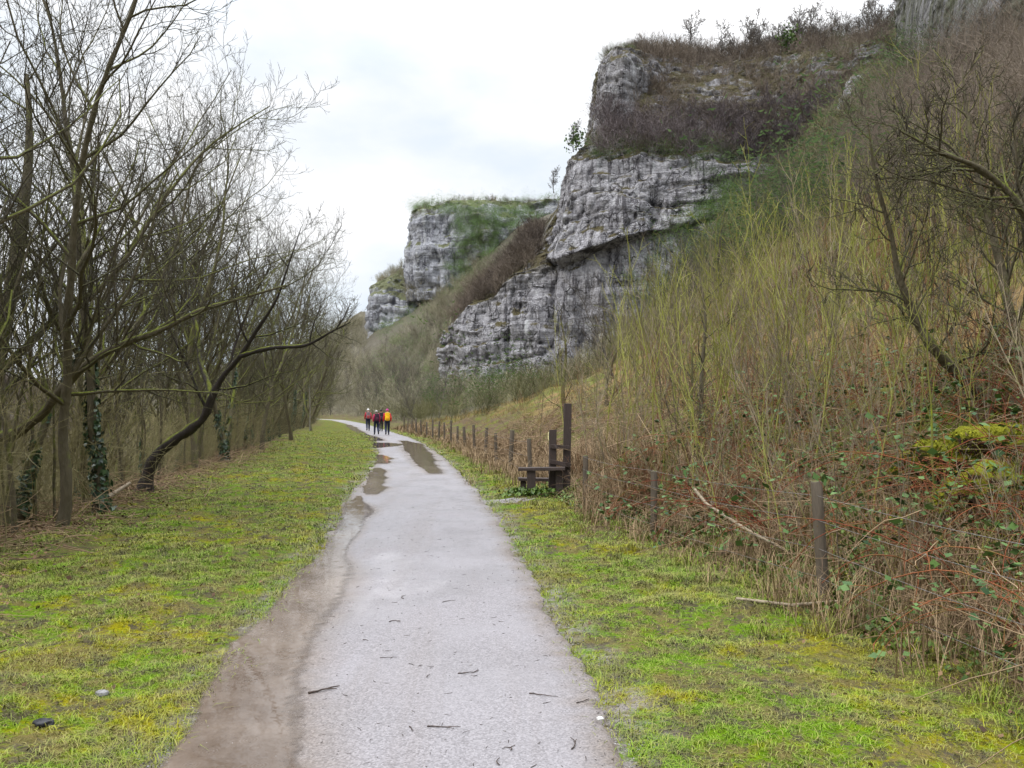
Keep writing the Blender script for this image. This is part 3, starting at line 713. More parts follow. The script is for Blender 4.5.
S4 = [
 ((1, .2), [(372, 345, 285), (372, 320, 285), (374, 300, 285), (378, 290, 287), (400, 282, 295)]),
 ((.8, .6), [(366, 345, 247), (366, 322, 247), (368, 298, 247), (373, 287, 250), (395, 272, 265)]),
 ((.2, 1), [(374, 345, 243), (374, 322, 243), (376, 298, 243), (380, 285, 246), (405, 268, 262)]),
 ((0, 1), [(395, 345, 241), (395, 325, 241), (396, 298, 242), (398, 286, 246), (415, 266, 260)]),
 ((0, 1), [(420, 345, 240), (420, 325, 240), (421, 300, 242), (422, 288, 246), (430, 268, 258)]),
 ((0, 1), [(455, 345, 240), (455, 330, 241), (455, 305, 243), (456, 290, 246), (460, 270, 256)]),
]
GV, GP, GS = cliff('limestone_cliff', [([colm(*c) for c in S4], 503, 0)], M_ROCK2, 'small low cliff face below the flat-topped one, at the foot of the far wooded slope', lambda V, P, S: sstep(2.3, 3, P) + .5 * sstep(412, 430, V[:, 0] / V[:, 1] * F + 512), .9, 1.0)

# rock outcrops poking out of the slope at the top right
def slope_depth(u, v):
    Ys = np.linspace(15, 140, 1200); Xs = (u - 512) / F * Ys; i = np.nonzero(ground(Xs, Ys) > EYE + (411 - v) / F * Ys)[0]; return float(Ys[i[0]])
S5 = []
for i_, (u_, inw_, vb_) in enumerate(((900, (1, .4), 62), (912, (.3, 1), 66), (945, (0, 1), 70), (985, (-.1, 1), 72), (1030, (-.2, 1), 76), (1085, (-.2, 1), 84))):
    y_ = slope_depth(u_, vb_); k_ = 1.12 if i_ == 0 else 1.0
    S5.append((inw_, [(u_, vb_ + 16, y_ * k_ - .8), (u_ + 1, vb_ - 12, y_ * k_ - .4), (u_ + 4, 8 - .1 * i_, y_ * k_ + .8), (u_ + 9, -26 - 3 * i_, y_ * k_ + 3), (u_ + 18, -40 - 4 * i_, y_ * k_ + 16)]))
cliff('rock_outcrop', [([colm(*c) for c in S5], 601, 0)], mat_rock('mossy_crag', (.12, .115, .115), (.36, .345, .345), (.06, .055, .055), (.07, .10, .025), (.13, .115, .05)), 'dark mossy crag at the top of the hillside in the upper right', lambda V, P, S: sstep(2.4, 3, P) * .9 + .62, .45, .6)
S6 = [
 ((1, .4), [(842, 122, 106), (844, 100, 106), (852, 78, 107), (866, 66, 111)]),
 ((.2, 1), [(848, 124, 103), (850, 98, 103), (856, 74, 104), (868, 64, 109)]),
 ((0, 1), [(862, 122, 102), (863, 96, 102), (866, 72, 104), (874, 62, 109)]),
 ((-.3, 1), [(876, 118, 103), (876, 95, 103), (876, 74, 105), (880, 64, 110)]),
]
cliff('rock_outcrop', [([colm(*c) for c in S6], 701, 0)], M_ROCK, 'small pale rock outcrop jutting from the scrub below the skyline', lambda V, P, S: sstep(1.8, 2.6, P), .4, .4)
# ------------------------------------------------------------------ bare trees
def rot_about(v, ax, a):
    c, s = math.cos(a), math.sin(a); d = (v[0] * ax[0] + v[1] * ax[1] + v[2] * ax[2]) * (1 - c)
    return (v[0] * c + (ax[1] * v[2] - ax[2] * v[1]) * s + ax[0] * d, v[1] * c + (ax[2] * v[0] - ax[0] * v[2]) * s + ax[1] * d, v[2] * c + (ax[0] * v[1] - ax[1] * v[0]) * s + ax[2] * d)
def nrm(v):
    l = math.sqrt(v[0] ** 2 + v[1] ** 2 + v[2] ** 2) or 1; return (v[0] / l, v[1] / l, v[2] / l)
def perp(v):
    a = (0, 0, 1) if abs(v[2]) < .9 else (1, 0, 0)
    return nrm((v[1] * a[2] - v[2] * a[1], v[2] * a[0] - v[0] * a[2], v[0] * a[1] - v[1] * a[0]))

def branch(rn, start, d, L, r0, r1, n, wander, trop, lean=(0, 0)):
    pts, rad = [start], [r0]; p = start; d = nrm(d); st = L / (n - 1)
    for i in range(1, n):
        d = nrm((d[0] + rn.gauss(0, wander) + lean[0], d[1] + rn.gauss(0, wander) + lean[1], d[2] + rn.gauss(0, wander) + trop))
        p = (p[0] + d[0] * st, p[1] + d[1] * st, p[2] + d[2] * st)
        pts.append(p); k = i / (n - 1); rad.append(r0 + (r1 - r0) * k ** .85)
    return pts, rad

def kids(rn, pts, rad, count, t0, ang, ratio, L, az0=None):
    out = []; n = len(pts) - 1; az = rn.uniform(0, 6.28)
    for i in range(count):
        t = t0 + (1 - t0) * ((i + rn.random()) / count); t = min(t, .985)
        f = t * n; j = int(f); g = f - j
        p = tuple(pts[j][k] * (1 - g) + pts[j + 1][k] * g for k in range(3)); r = rad[j] * (1 - g) + rad[j + 1] * g
        d = nrm(tuple(pts[j + 1][k] - pts[j][k] for k in range(3)))
        az += 2.4 + rn.gauss(0, .5)
        ax = rot_about(perp(d), d, az); nd = rot_about(d, ax, math.radians(rn.gauss(ang, ang * .25)))
        out.append((p, nd, L * ratio * rn.uniform(.6, 1.15) * (1.15 - .65 * (t - t0) / (1 - t0 + 1e-6)), r))
    return out

def grow_tree(seed, H, R, counts, angs, ratios, t0=.25, wander=.10, trop=.06, lean=(0, 0), d0=(0, 0, 1), trunk=None, tmin=.004, tropk=(.10, .12, .10, .08)):
    rn = random.Random(seed); lv = [[], [], [], [], []]
    if trunk is None: lv[0].append(branch(rn, (0, 0, -.25), d0, H, R, R * .14, 13, wander, trop, lean))
    else: lv[0] += trunk
    ns = (13, 9, 7, 5, 4)
    for k, cnt in enumerate(counts):
        for b in lv[k]:
            L = sum(math.dist(b[0][i], b[0][i + 1]) for i in range(len(b[0]) - 1))
            for p, d, l, r in kids(rn, b[0], b[1], max(1, int(round(cnt * rn.uniform(.75, 1.25)))), t0 if k == 0 else .12, angs[k], ratios[k], L):
                if l < .08: continue
                rr = max(tmin, min(r * .62, l * .0125 + .003))
                lv[k + 1].append(branch(rn, p, d, l, rr, max(tmin * .6, rr * .22), ns[k + 1], wander * (1.5 + .25 * k), tropk[k]))
    return lv

def tree_meshes(lv, name):
    T0 = [(b[0], [b[1][0] * 1.35] + list(b[1][1:])) if i == 0 else b for i, b in enumerate(lv[0])]
    A = [bark_tube([b]) for b in T0]
    if lv[1]: A.append(tubes_arrays(lv[1], 5))
    trunk = mesh_np(name + '_trunk', *join_arrays(A), None, True)
    B = [tubes_arrays(lv[k], 4 if k == 2 else 3) for k in (2, 3, 4) if lv[k]]
    return trunk, mesh_np(name + '_crown', *join_arrays(B), None, False)

def leaf_quads(P, N, size, seed, droop=.0):
    rg = np.random.default_rng(seed); m = len(P)
    a = rg.normal(size=(m, 3)); a = a - (a * N).sum(1, keepdims=True) * N; a /= np.linalg.norm(a, axis=1, keepdims=True) + 1e-9
    n2 = N + rg.normal(size=(m, 3)) * .45; n2 /= np.linalg.norm(n2, axis=1, keepdims=True) + 1e-9
    b = np.cross(n2, a); b /= np.linalg.norm(b, axis=1, keepdims=True) + 1e-9
    s = size * rg.uniform(.55, 1.25, m)[:, None]
    V = np.stack([P - a * s * .5, P + b * s * .42 + a * s * .05, P + a * s * .62 - np.array([0, 0, 1]) * s * droop, P - b * s * .42 + a * s * .05], 1)
    return V.reshape(-1, 3), np.arange(m * 4).reshape(m, 4), np.repeat(rg.random(m), 4)

def ivy_mesh(branches, seed, zmax, count, size=.075, spread=.05):
    rg = np.random.default_rng(seed); Ps, Ns = [], []
    for p, r in branches:
        p = np.array(p); r = np.array(r); n = len(p) - 1
        f = rg.random(count) ** 1.15 * n; j = np.minimum(f.astype(int), n - 1); g = (f - j)[:, None]
        c = p[j] * (1 - g) + p[j + 1] * g; rr = r[j] * (1 - g[:, 0]) + r[j + 1] * g[:, 0]
        az = rg.random(count) * 6.28; nn = np.stack([np.cos(az), np.sin(az), .25 + 0 * az], 1)
        q = c + nn * (rr + rg.random(count) * spread * (1.2 - c[:, 2] / (zmax * 1.2)))[:, None]
        k = (c[:, 2] < zmax * (.65 + .35 * np.sin(az + seed))) & (fbm(q[:, 0] * 4, q[:, 1] * 4, q[:, 2] * 2.5, 2, seed) > -.25)
        Ps.append(q[k]); Ns.append(nn[k] / np.linalg.norm(nn[k], axis=1, keepdims=True))
    V, Q, T = leaf_quads(np.concatenate(Ps), np.concatenate(Ns), size, seed, .3)
    return mesh_np('ivy', V, Q, dict(tint=T))

M_BARK = mat_bark('mossy_bark', (.05, .042, .028), (.15, .125, .08), (.18, .21, .022), .84)
M_BARKD = mat_bark('dark_wet_bark', (.016, .013, .012), (.06, .048, .042), (.22, .25, .018), .58, .8)
M_TWIG = mat_bark('twig_bark', (.045, .038, .031), (.115, .098, .072), (.14, .155, .025), .60, 1.5)
M_BARKF = mat_bark('grey_bark', (.05, .044, .038), (.14, .12, .10), (.10, .11, .04), .4)
M_TWIGF = mat_bark('grey_twig', (.055, .046, .042), (.14, .118, .10), (.10, .10, .05), .3, 1.5)
M_IVY = mat_leaf('ivy_leaf', (.010, .024, .010), (.045, .085, .030), .35, .5)

class Kind: pass
def tree_kind(seed, H, R, counts, angs, ratios, ivy=0, **kw):
    k = Kind(); lv = grow_tree(seed, H, R, counts, angs, ratios, **kw)
    k.trunk, k.crown = tree_meshes(lv, 'tree'); k.ivy = ivy_mesh(lv[0], seed, ivy, 4200, .085, .09) if ivy else None
    return k
def plant_tree(k, name, x, y, z, rz, s, label, group=None, bark=M_BARK, twig=M_TWIG, cat='tree', ivy=True):
    o = empty(name, (x, y, z), rz); o.scale = (s, s, s); tag(o, label, cat, group)
    a = obj('trunk', k.trunk, None, o); b = obj('crown', k.crown, None, o)
    for q, m in ((a, bark), (b, twig)):
        if len(q.data.materials) == 0: q.data.materials.append(m)
        if q.data.materials[0] != m: q.material_slots[0].link = 'OBJECT'; q.material_slots[0].material = m
    if k.ivy and ivy: obj('ivy', k.ivy, M_IVY, o)
    return o

TALL = [tree_kind(20 + i, 10.5, .086, (17, 8, 6, 2), (48, 44, 40, 38), (.44, .46, .5, .5), ivy=(3.6 if i in (1, 4) else 0), t0=.20, wander=.095, trop=.05, lean=(.015, .0)) for i in range(6)]
ARCH = [tree_kind(40 + i, 8.6, .09, (16, 8, 6, 2), (46, 42, 40, 38), (.46, .46, .5, .5), ivy=(2.6 if i == 2 else 0), t0=.14, wander=.11, trop=.03, lean=(.035, .0), d0=(.22, 0, 1)) for i in range(4)]

POLE = [tree_kind(50 + i, 8.5, .045, (15, 6, 4), (36, 38, 38), (.26, .5, .5), t0=.3, wander=.06, trop=.05, ivy=(2.6 if i == 0 else 0)) for i in range(5)]
def put_px(k, u, v, rz, s, label, group=None, **kw):
    y = EYE * F / (v - 411.0); x = (u - 512) / F * y
    g = gpt(x, y); return plant_tree(k, kw.pop('name', 'bare_tree'), g[0], g[1], g[2], rz, s, label, group, **kw)

# trees of the front row that can be told apart
put_px(TALL[0], 62, 530, .2, .86, 'tall slim bare tree with bark mossed olive, first straight trunk from the left edge')
put_px(TALL[1], 108, 512, 2.1, .95, 'bare tree whose straight trunk is thick with ivy, just left of the leaning black tree')
put_px(TALL[4], 22, 520, 1.0, .80, 'bare tree at the left picture edge with a dense ivy sleeve on its lower trunk')
put_px(TALL[4], 226, 462, 4.2, 1.0, 'ivy clad bare tree to the right of the leaning black tree')
put_px(TALL[2], 196, 470, 3.0, 1.0, 'straight bare tree right behind the leaning black tree')
put_px(ARCH[0], 262, 450, .1, 1.1, 'bare tree with low spreading limbs leaning over the verge midway along the left row')
put_px(TALL[3], 292, 441, 5.0, 1.2, 'tall bare tree near the far end of the left row, its crown against the sky')
put_px(TALL[5], 312, 431, .8, 1.35, 'last tall bare tree at the far end of the left row')
# the leaning black mossy one
def lean_tree():
    rn = random.Random(9); Y = 15.6; g = gpt((145 - 512) / F * Y, Y)
    path = [(143, 494, 0), (149, 474, 0), (158, 455, -.05), (172, 442, -.1), (190, 430, -.15), (204, 417, -.2), (212, 398, -.3), (222, 378, -.4), (240, 356, -.6), (256, 330, -.8), (275, 300, -1.1), (288, 262, -1.4), (300, 225, -1.8)]
    pts = [Vector(px(u, v, Y + dy)) - Vector(g) for u, v, dy in path]; pts[0].z -= .15
    rad = [.15, .115, .10, .098, .09, .078, .065, .055, .045, .035, .025, .016, .006]
    limb = [(204, 417, -.2), (210, 392, .2), (200, 362, .6), (196, 330, .9), (186, 292, 1.2), (180, 250, 1.5), (170, 205, 1.9), (168, 170, 2.2)]
    lp = [Vector(px(u, v, Y + dy)) - Vector(g) for u, v, dy in limb]
    limb2 = [(240, 356, -.6), (270, 348, -1), (305, 345, -1.4), (330, 332, -1.8), (350, 322, -2.1)]
    lp2 = [Vector(px(u, v, Y + dy)) - Vector(g) for u, v, dy in limb2]
    k = Kind(); tr = [([tuple(p) for p in pts], rad), ([tuple(p) for p in lp], [.065, .058, .05, .045, .038, .03, .02, .008]), ([tuple(p) for p in lp2], [.05, .04, .03, .02, .008])]
    lv = grow_tree(71, 1, 1, (9, 7, 5, 3), (50, 45, 42, 40), (.36, .5, .5, .5), t0=.45, wander=.1, trunk=tr)
    k.trunk, k.crown = tree_meshes(lv, 'leaning_tree'); k.ivy = None
    plant_tree(k, 'leaning_tree', *g, 0, 1, 'black wet leaning tree with bright green moss along its bent trunk', bark=M_BARKD)
lean_tree()
# a mossy limb arching right and the tree it belongs to
def arch_tree():
    Y = 11.5; g = gpt(-8.4, Y); G = Vector(g)
    t1 = [(-70, 540, 0), (-50, 480, 0), (-30, 430, 0), (-14, 385, 0), (0, 340, .2), (10, 280, .3), (20, 200, .4), (24, 130, .5), (20, 70, .6)]
    a1 = [(-30, 430, 0), (8, 436, -.2), (38, 418, -.3), (60, 392, -.4), (85, 365, -.5), (118, 346, -.6), (160, 330, -.8), (200, 310, -.9), (240, 298, -1.1), (285, 285, -1.3)]
    a2 = [(-14, 385, 0), (20, 352, .3), (50, 322, .5), (86, 300, .7), (120, 262, .8), (150, 215, 1), (175, 170, 1.2)]
    P = lambda L: [tuple(Vector(px(u, v, Y + dy)) - G) for u, v, dy in L]
    tr = [(P(t1), [.2, .17, .15, .14, .12, .1, .08, .05, .03]), (P(a1), [.085, .075, .068, .06, .052, .045, .038, .03, .02, .01]), (P(a2), [.065, .058, .05, .042, .033, .022, .01])]
    k = Kind(); lv = grow_tree(83, 1, 1, (12, 7, 5, 3), (48, 45, 42, 40), (.34, .5, .5, .5), t0=.3, wander=.1, trunk=tr)
    k.trunk, k.crown = tree_meshes(lv, 'arching_tree'); k.ivy = None
    plant_tree(k, 'arching_tree', *g, 0, 1, 'tree off the left edge whose long yellow mossed limb arches across the trunks', bark=M_BARK)
arch_tree()
# overhanging boughs reaching in at the top left
for (x, y, k, rz, s, lb) in ((-6.9, 7.2, ARCH[1], .1, .92, 'bare tree standing past the left edge, its dark boughs reaching in at the top left'),
                          (-7.6, 9.6, ARCH[3], -.5, 1.0, 'second bare tree past the left edge with forked boughs crossing the first tall trunk')):
    g = gpt(x, y); plant_tree(k, 'bare_tree', *g, rz, s, lb)

# the rest of the wood on the left
def left_wood():
    rg = np.random.default_rng(8); done = []
    n = 0; tries = 0
    while n < 64 and tries < 6000:
        tries += 1
        y = 6 + 120 * rg.random() ** 1.7; d = .25 + 10 * rg.random() ** 1.9
        x = float(xc(y) - swood(y) - d)
        if 512 + x / y * F < -120 - 60 * d: continue
        if any((x - a) ** 2 + (y - b) ** 2 < (.55 + y * .008) ** 2 for a, b in done): continue
        done.append((x, y)); n += 1; g = gpt(x, y)
        k = ARCH[rg.integers(4)] if rg.random() < .3 else TALL[rg.integers(6)]
        far = y > 45
        s = rg.uniform(.66, .94) * (1 + .45 * sstep(12, 40, y))
        plant_tree(k, 'bare_tree', g[0], g[1], g[2], rg.uniform(-.9, .9) if k in ARCH else rg.uniform(0, 6.28), float(s),
                   'slim bare winter tree among the crowded trunks left of the path' if not far else 'bare winter tree in the far part of the wood left of the path', 'bare trees crowded left of the path' if not far else 'bare trees in the far part of the left wood', ivy=rg.random() < .5)
left_wood()
rg = np.random.default_rng(14)
for i in range(105):
    y = 7.5 + 45 * rg.random() ** 1.5; d = .15 + 6 * rg.random() ** 1.6; x = float(xc(y) - swood(y) - d); g = gpt(x, y)
    plant_tree(POLE[rg.integers(5)], 'young_tree', g[0], g[1], g[2], rg.random() * 6.28, float(rg.uniform(.5, .85)), 'thin mossy pole of a young bare tree between the larger trunks left of the path', 'young trees between the left trunks', ivy=True)

# ------------------------------------------------------------------ scrub templates (flat ribbons and tubes)
def shrub_template(seed, h, stems, side, sub, spread, r, k=2, ang=30):
    rn = random.Random(seed); out = []
    for i in range(stems):
        az = rn.uniform(0, 6.28); ti = rn.uniform(.05, 1) * spread
        b = branch(rn, (rn.gauss(0, .08) * h, rn.gauss(0, .08) * h, -.05 * h), (math.cos(az) * ti, math.sin(az) * ti, 1), h * rn.uniform(.6, 1.05), r, r * .35, 6, .19, .06); out.append(b)
        for p, d, l, rr in kids(rn, b[0], b[1], side, .2, ang, .5, h):
            c = branch(rn, p, d, l, r * .6, r * .25, 4, .24, .06); out.append(c)
            for p2, d2, l2, r2 in kids(rn, c[0], c[1], sub, .2, 38, .55, l):
                out.append(branch(rn, p2, d2, l2, r * .42, r * .2, 3, .15, .06))
    return tubes_arrays(out, k)
SHF = [shrub_template(300 + i, 1.0, 6, 6, 4, .75, .0085) for i in range(6)]        # fine scrub, unit height
SHU = [shrub_template(330 + i, 1.0, 5, 6, 3, .35, .0075) for i in range(5)]        # upright scrub
SHN = [shrub_template(360 + i, 1.0, 5, 7, 5, .75, .0028, 3, 42) for i in range(5)] + [shrub_template(370 + i, 1.0, 6, 6, 5, 1.1, .0028, 3, 48) for i in range(4)]
def clump_template(seed, n=380):
    rg = np.random.default_rng(seed); u = rg.normal(size=(n, 3)); u /= np.linalg.norm(u, axis=1, keepdims=True)
    lob = rg.normal(size=(5, 3)) * .32; P = u * (rg.random(n) ** .4)[:, None] * .42 + lob[rg.integers(0, 5, n)]; P[:, 2] = np.abs(P[:, 2] * .8) + .1
    V, Q, T = leaf_quads(P, u, .075, seed, .2); return V, Q
CLUMP = [clump_template(400 + i) for i in range(4)]

M_SCRUB_L = mat_twigs('scrub_left', (.04, .036, .022), (.21, .185, .10), .5)
M_SCRUB_O = mat_twigs('scrub_olive', (.085, .080, .038), (.27, .245, .115), .5)
M_SCRUB_B = mat_twigs('scrub_brown', (.070, .056, .048), (.19, .155, .122), .5)
M_SCRUB_H = mat_twigs('scrub_hill', (.065, .066, .034), (.19, .18, .095), .5)
M_SCRUB_F = mat_twigs('scrub_haze_tint', (.165, .152, .108), (.28, .255, .18), .2)  # lightened twig colours carry the painted haze of the far slope
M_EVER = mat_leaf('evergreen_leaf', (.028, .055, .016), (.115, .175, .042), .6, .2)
M_EVERF = mat_leaf('evergreen_haze_tint', (.085, .15, .045), (.20, .30, .085), .7, .2)  # aerial haze painted in as a lighter leaf green

def stuff_scrub(name, X, Y, Z, hmin, hmax, temps, mat, seed, wide=(.8, 1.3), tb=(0, 1)):
    rg = np.random.default_rng(seed); m = len(X); hh = rg.uniform(hmin, hmax, m)
    sc = np.stack([hh * rg.uniform(*wide, m), hh], 1)
    t = np.clip(.5 + .8 * fbm(X * .09, Y * .09, Z * .09, 3, seed) + rg.normal(0, .15, m), 0, 1) * (tb[1] - tb[0]) + tb[0]
    V, Q, T = scatter(temps, np.stack([X, Y, Z], 1), sc, rg.random(m) * 6.28, t, rg.integers(0, len(temps), m), rg.normal(0, .2, (m, 2)))
    return tag(obj(name, mesh_np(name, V, Q, dict(tint=T)), mat), kind='stuff')

def rand_st(n, y0, y1, py, f, seed):
    rg = np.random.default_rng(seed); y = y0 + (y1 - y0) * rg.random(n) ** py; return y, f(rg, n, y)

# left understorey
y, d = rand_st(1350, 4, 120, 1.6, lambda r, n, y: .2 + 24 * r.random(n) ** 1.4, 1)
x = xc(y) - swood(y) - d; k = x / y * F > -900
tag(stuff_scrub('undergrowth', x[k], y[k], ground(x[k], y[k]), 1.0, 3.2, SHN, M_SCRUB_L, 2, (.6, 1.0)), 'tangle of brown twiggy undergrowth between the trunks left of the path')
# valley side across the river on the left
y, d = rand_st(1500, 20, 330, 1.2, lambda r, n, y: 34 + 90 * r.random(n), 3)
x = xc(y) - swood(y) - d; k = x / y * F > -700
tag(stuff_scrub('far_woodland', x[k], y[k], ground(x[k], y[k]), 4, 8, SHF + SHU, M_SCRUB_B, 4, (.7, 1.1)), 'brown leafless woodland on the valley side seen through the left trees')
# far slope at the end of the path
y, d = rand_st(3600, 95, 330, 1.0, lambda r, n, y: 1.5 + 62 * r.random(n), 5)
x = xc(y) + sfence(y) + d; z = ground(x, y)
k = (x / y * F + 512 < 640) & ~((y > 118) & (y < 200) & (x > -18 + (y - 130) * .3))
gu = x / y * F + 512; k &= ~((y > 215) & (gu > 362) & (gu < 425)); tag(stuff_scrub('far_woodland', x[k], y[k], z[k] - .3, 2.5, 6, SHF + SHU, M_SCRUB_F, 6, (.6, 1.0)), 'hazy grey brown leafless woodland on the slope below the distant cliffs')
# separate trees on the far slope
rg = np.random.default_rng(57); n = 0
while n < 95:
    y = rg.uniform(75, 215); d = 1.5 + 34 * rg.random() ** 1.3; x = float(xc(y) + sfence(y) + d); u = 512 + x / y * F
    if u > 470 or (u > 455 and y > 110): continue
    n += 1; g = gpt(x, y); plant_tree((TALL + ARCH)[rg.integers(10)], 'bare_tree', g[0], g[1], g[2], rg.random() * 6.28, float(rg.uniform(.42, .8)), 'hazy grey leafless tree in the wood at the end of the path', 'bare trees at the end of the path', bark=M_BARKF, twig=M_TWIGF, ivy=False)
# scrub on the ledges and tops of the cliffs
def on_cliff(V, mask, n, seed):
    rg = np.random.default_rng(seed); i = np.nonzero(mask)[0]; j = rg.choice(i, n); return V[j] + rg.normal(0, .3, (n, 3)) * np.array([1, 1, .2])
uu = CV[:, 0] / CV[:, 1] * F + 512; vv = 411 - (CV[:, 2] - EYE) / CV[:, 1] * F
msk = ((CS == 0) & (CP > 4.15) & (uu > 612)) | ((CS == 1) & (CP > 3.1) & (uu < 541)) | ((CS == 2) & (CP > 1.2) & (uu > 645))
P = np.concatenate([on_cliff(CV, msk, 1500, 7), on_cliff(CV, (CS == 1) & (CP > 3.1) & (uu < 541), 260, 71)])
tag(stuff_scrub('cliff_scrub', P[:, 0], P[:, 1], P[:, 2] - .2, 2.0, 4.6, SHF, M_SCRUB_B, 8, (.8, 1.25)), 'grey brown leafless scrub covering the ledge and slope above the big cliff')
P = on_cliff(CV, (CS == 0) & (CP > 4.0) & (CP < 5.2) & (uu > 600), 230, 72)
tag(stuff_scrub('cliff_scrub', P[:, 0], P[:, 1], P[:, 2] - .3, 3.5, 6.5, SHF, mat_twigs('scrub_purple', (.075, .062, .063), (.18, .15, .148), .5), 73, (.8, 1.2)), 'dark purplish rounded bushes massed on the ledge of the big cliff')
P = np.concatenate([on_cliff(CV, (CS == 0) & (CP > 3.95) & (CP < 4.6) & (uu > 592) & (uu < 740), 170, 9), on_cliff(CV, (CS == 0) & (CP > 4.3) & (uu > 640) & (fbm(CV[:, 0] * .1, CV[:, 2] * .1, 0, 2, 4) > .1), 110, 19), on_cliff(CV, (CS == 2) & (CP > 1.5) & (uu < 650), 26, 20)])
def leaf_stuff(name, P, smin, smax, mat, seed, label):
    rg = np.random.default_rng(seed); m = len(P); s = rg.uniform(smin, smax, m)
    t0 = np.clip(.4 + .7 * fbm(P[:, 0] * .3, P[:, 1] * .3, P[:, 2] * .3, 2, seed), 0, 1)
    V, Q, T = scatter(CLUMP, P, np.stack([s, s * rg.uniform(.7, 1.3, m)], 1), rg.random(m) * 6.28, t0)
    T = np.clip(T * .5 + .5 * np.repeat(rg.random(len(T) // 4), 4), 0, 1)
    return tag(obj(name, mesh_np(name, V, Q, dict(tint=T)), mat), label, kind='stuff')
leaf_stuff('cliff_ivy', P, 1.2, 3.4, M_EVER, 10, 'dark evergreen ivy and bushes along the ledge of the big cliff')
P = on_cliff(CV, (uu > 690) & (uu < 722) & (vv > 150) & (vv < 185) & (CS == 0), 40, 91)
leaf_stuff('cliff_ivy', P, 1.2, 2.4, M_EVER, 92, 'dark green ivy hanging down the cliff face from the ledge')
dg = vv - (300 - (uu - 622) * 1.02)
P = on_cliff(CV, (CS == 0) & (uu > 622) & (uu < 735) & (dg > -14) & (vv < 320) & (CP < 3.6), 150, 93); P[:, 1] -= 1.5
leaf_stuff('cliff_ivy', P, 1.8, 4.2, mat_leaf('bright_ivy', (.035, .075, .016), (.13, .21, .04), .6, .2), 94, 'bright green ivy and bushes climbing the right side of the big cliff face')
fu = FV[:, 0] / FV[:, 1] * F + 512; fv = 411 - (FV[:, 2] - EYE) / FV[:, 1] * F
fm = (FP < 2.3) & (((fu > 455) & (fu < 500)) | (fbm(FV[:, 0] * .11, FV[:, 2] * .11, 0, 3, 6) > .25)) & (fu > 440) & (fbm(FV[:, 0] * .16, FV[:, 2] * .16, 0, 3, 8) > -.25)
P = np.concatenate([on_cliff(FV, fm, 520, 11), on_cliff(FV, (FP > 2.4) & (FP < 3.3), 90, 111)]); P[:, 1] -= 1.2
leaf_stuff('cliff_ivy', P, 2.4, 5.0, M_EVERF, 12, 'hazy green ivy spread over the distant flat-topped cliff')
P = on_cliff(FV, (FP > 2.4), 260, 13)
tag(stuff_scrub('cliff_scrub', P[:, 0], P[:, 1], P[:, 2] - .4, 1.4, 3.0, SHF, M_SCRUB_B, 14), 'thin scrub along the top of the distant cliff')
P = np.concatenate([on_cliff(GV, (GP > 3.2), 150, 15), on_cliff(FV, (FP < .5), 120, 16)])
tag(stuff_scrub('cliff_scrub', P[:, 0], P[:, 1], P[:, 2], 2, 4.5, SHF, M_SCRUB_F, 17), 'bare scrub banked around the small low cliff')
rg = np.random.default_rng(18)
y = rg.uniform(120, 238, 300); x = (rg.uniform(372, 520, 300) - 512) / F * y; z = ground(x, y)
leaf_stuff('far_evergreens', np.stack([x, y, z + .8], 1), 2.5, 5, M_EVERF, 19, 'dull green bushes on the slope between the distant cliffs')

# right hillside scrub, thin near the path and dense farther away
def hill_mask(x, y):
    t = x - xc(y) - sfence(y); return t
y, t = rand_st(2600, 14, 118, 1.0, lambda r, n, y: 1.0 + np.minimum(70, 12 + y * .6) * r.random(n), 21)
x = xc(y) + sfence(y) + t; z = ground(x, y)
u = 512 + x / y * F; v = 411 - (z - EYE) / y * F
dens = .12 + .88 * sstep(20, 60, y); gold_gap = ((u > 760) & (u < 930) & (v > 250) & (v < 400)); dens = np.where(gold_gap, dens * .35, dens); dens = np.where(u < 655, dens * np.interp(u, [440, 560, 655], [.40, .38, .7]), dens)
cl = fbm(x * .22 * (1 - .6 * sstep(30, 90, y)), y * .16 * (1 - .6 * sstep(30, 90, y)), 0, 3, 88)
dens = dens * np.where(y < 50, .34 * sstep(-.05, .25, cl) + .30 * sstep(34, 50, y), .35 + .65 * sstep(-.3, .15, cl))
for eu, ev, ru, rv in ((690, 250, 40, 34), (650, 278, 34, 26), (725, 212, 34, 24)): dens = np.where(((u - eu) / ru) ** 2 + ((v - ev) / rv) ** 2 < 1, dens * .15, dens)
k = (v > np.interp(u, [885, 905, 1024], [0, 62, 74])) & (np.random.default_rng(22).random(len(y)) < dens) & (u < 1250)
mixk = fbm(x * .05, y * .05, 0, 3, 31) + .012 * (v - 240)
for nm, kk, mt, lb in (('hillside_scrub', k & (mixk > .15), M_SCRUB_O, 'olive leafless scrub over the right hand hillside'), ('hillside_scrub', k & (mixk <= .15), M_SCRUB_B, 'grey brown leafless scrub high on the right hand hillside')):
    for kf, tp, mt in ((y < 48, SHN, mt), (y >= 48, SHF, M_SCRUB_H if mt is M_SCRUB_O else mt)):
        q = kk & kf; tag(stuff_scrub(nm, x[q], y[q], z[q] - .1, 1.2 if tp is SHN else 1.2, 3.6 if tp is SHN else 3.4, tp, mt, 23, (.6, 1.0)), lb)
y, t = rand_st(2600, 13, 60, 1.0, lambda r, n, y: y * .30 + 4 + (y * .5) * r.random(n), 27)
x = xc(y) + sfence(y) + t; z = ground(x, y); u = 512 + x / y * F; v = 411 - (z - EYE) / y * F
k = (v > np.interp(u, [890, 905, 1024], [0, 62, 74])) & (u > 840) & (u < 1150) & (v < np.interp(u, [840, 1024], [200, 330]))
tag(stuff_scrub('hillside_scrub', x[k], y[k], z[k] - .1, 2.0, 4.6, SHN, M_SCRUB_B, 28, (.6, 1.0)), 'brown twiggy scrub on the steep slope at the upper right')
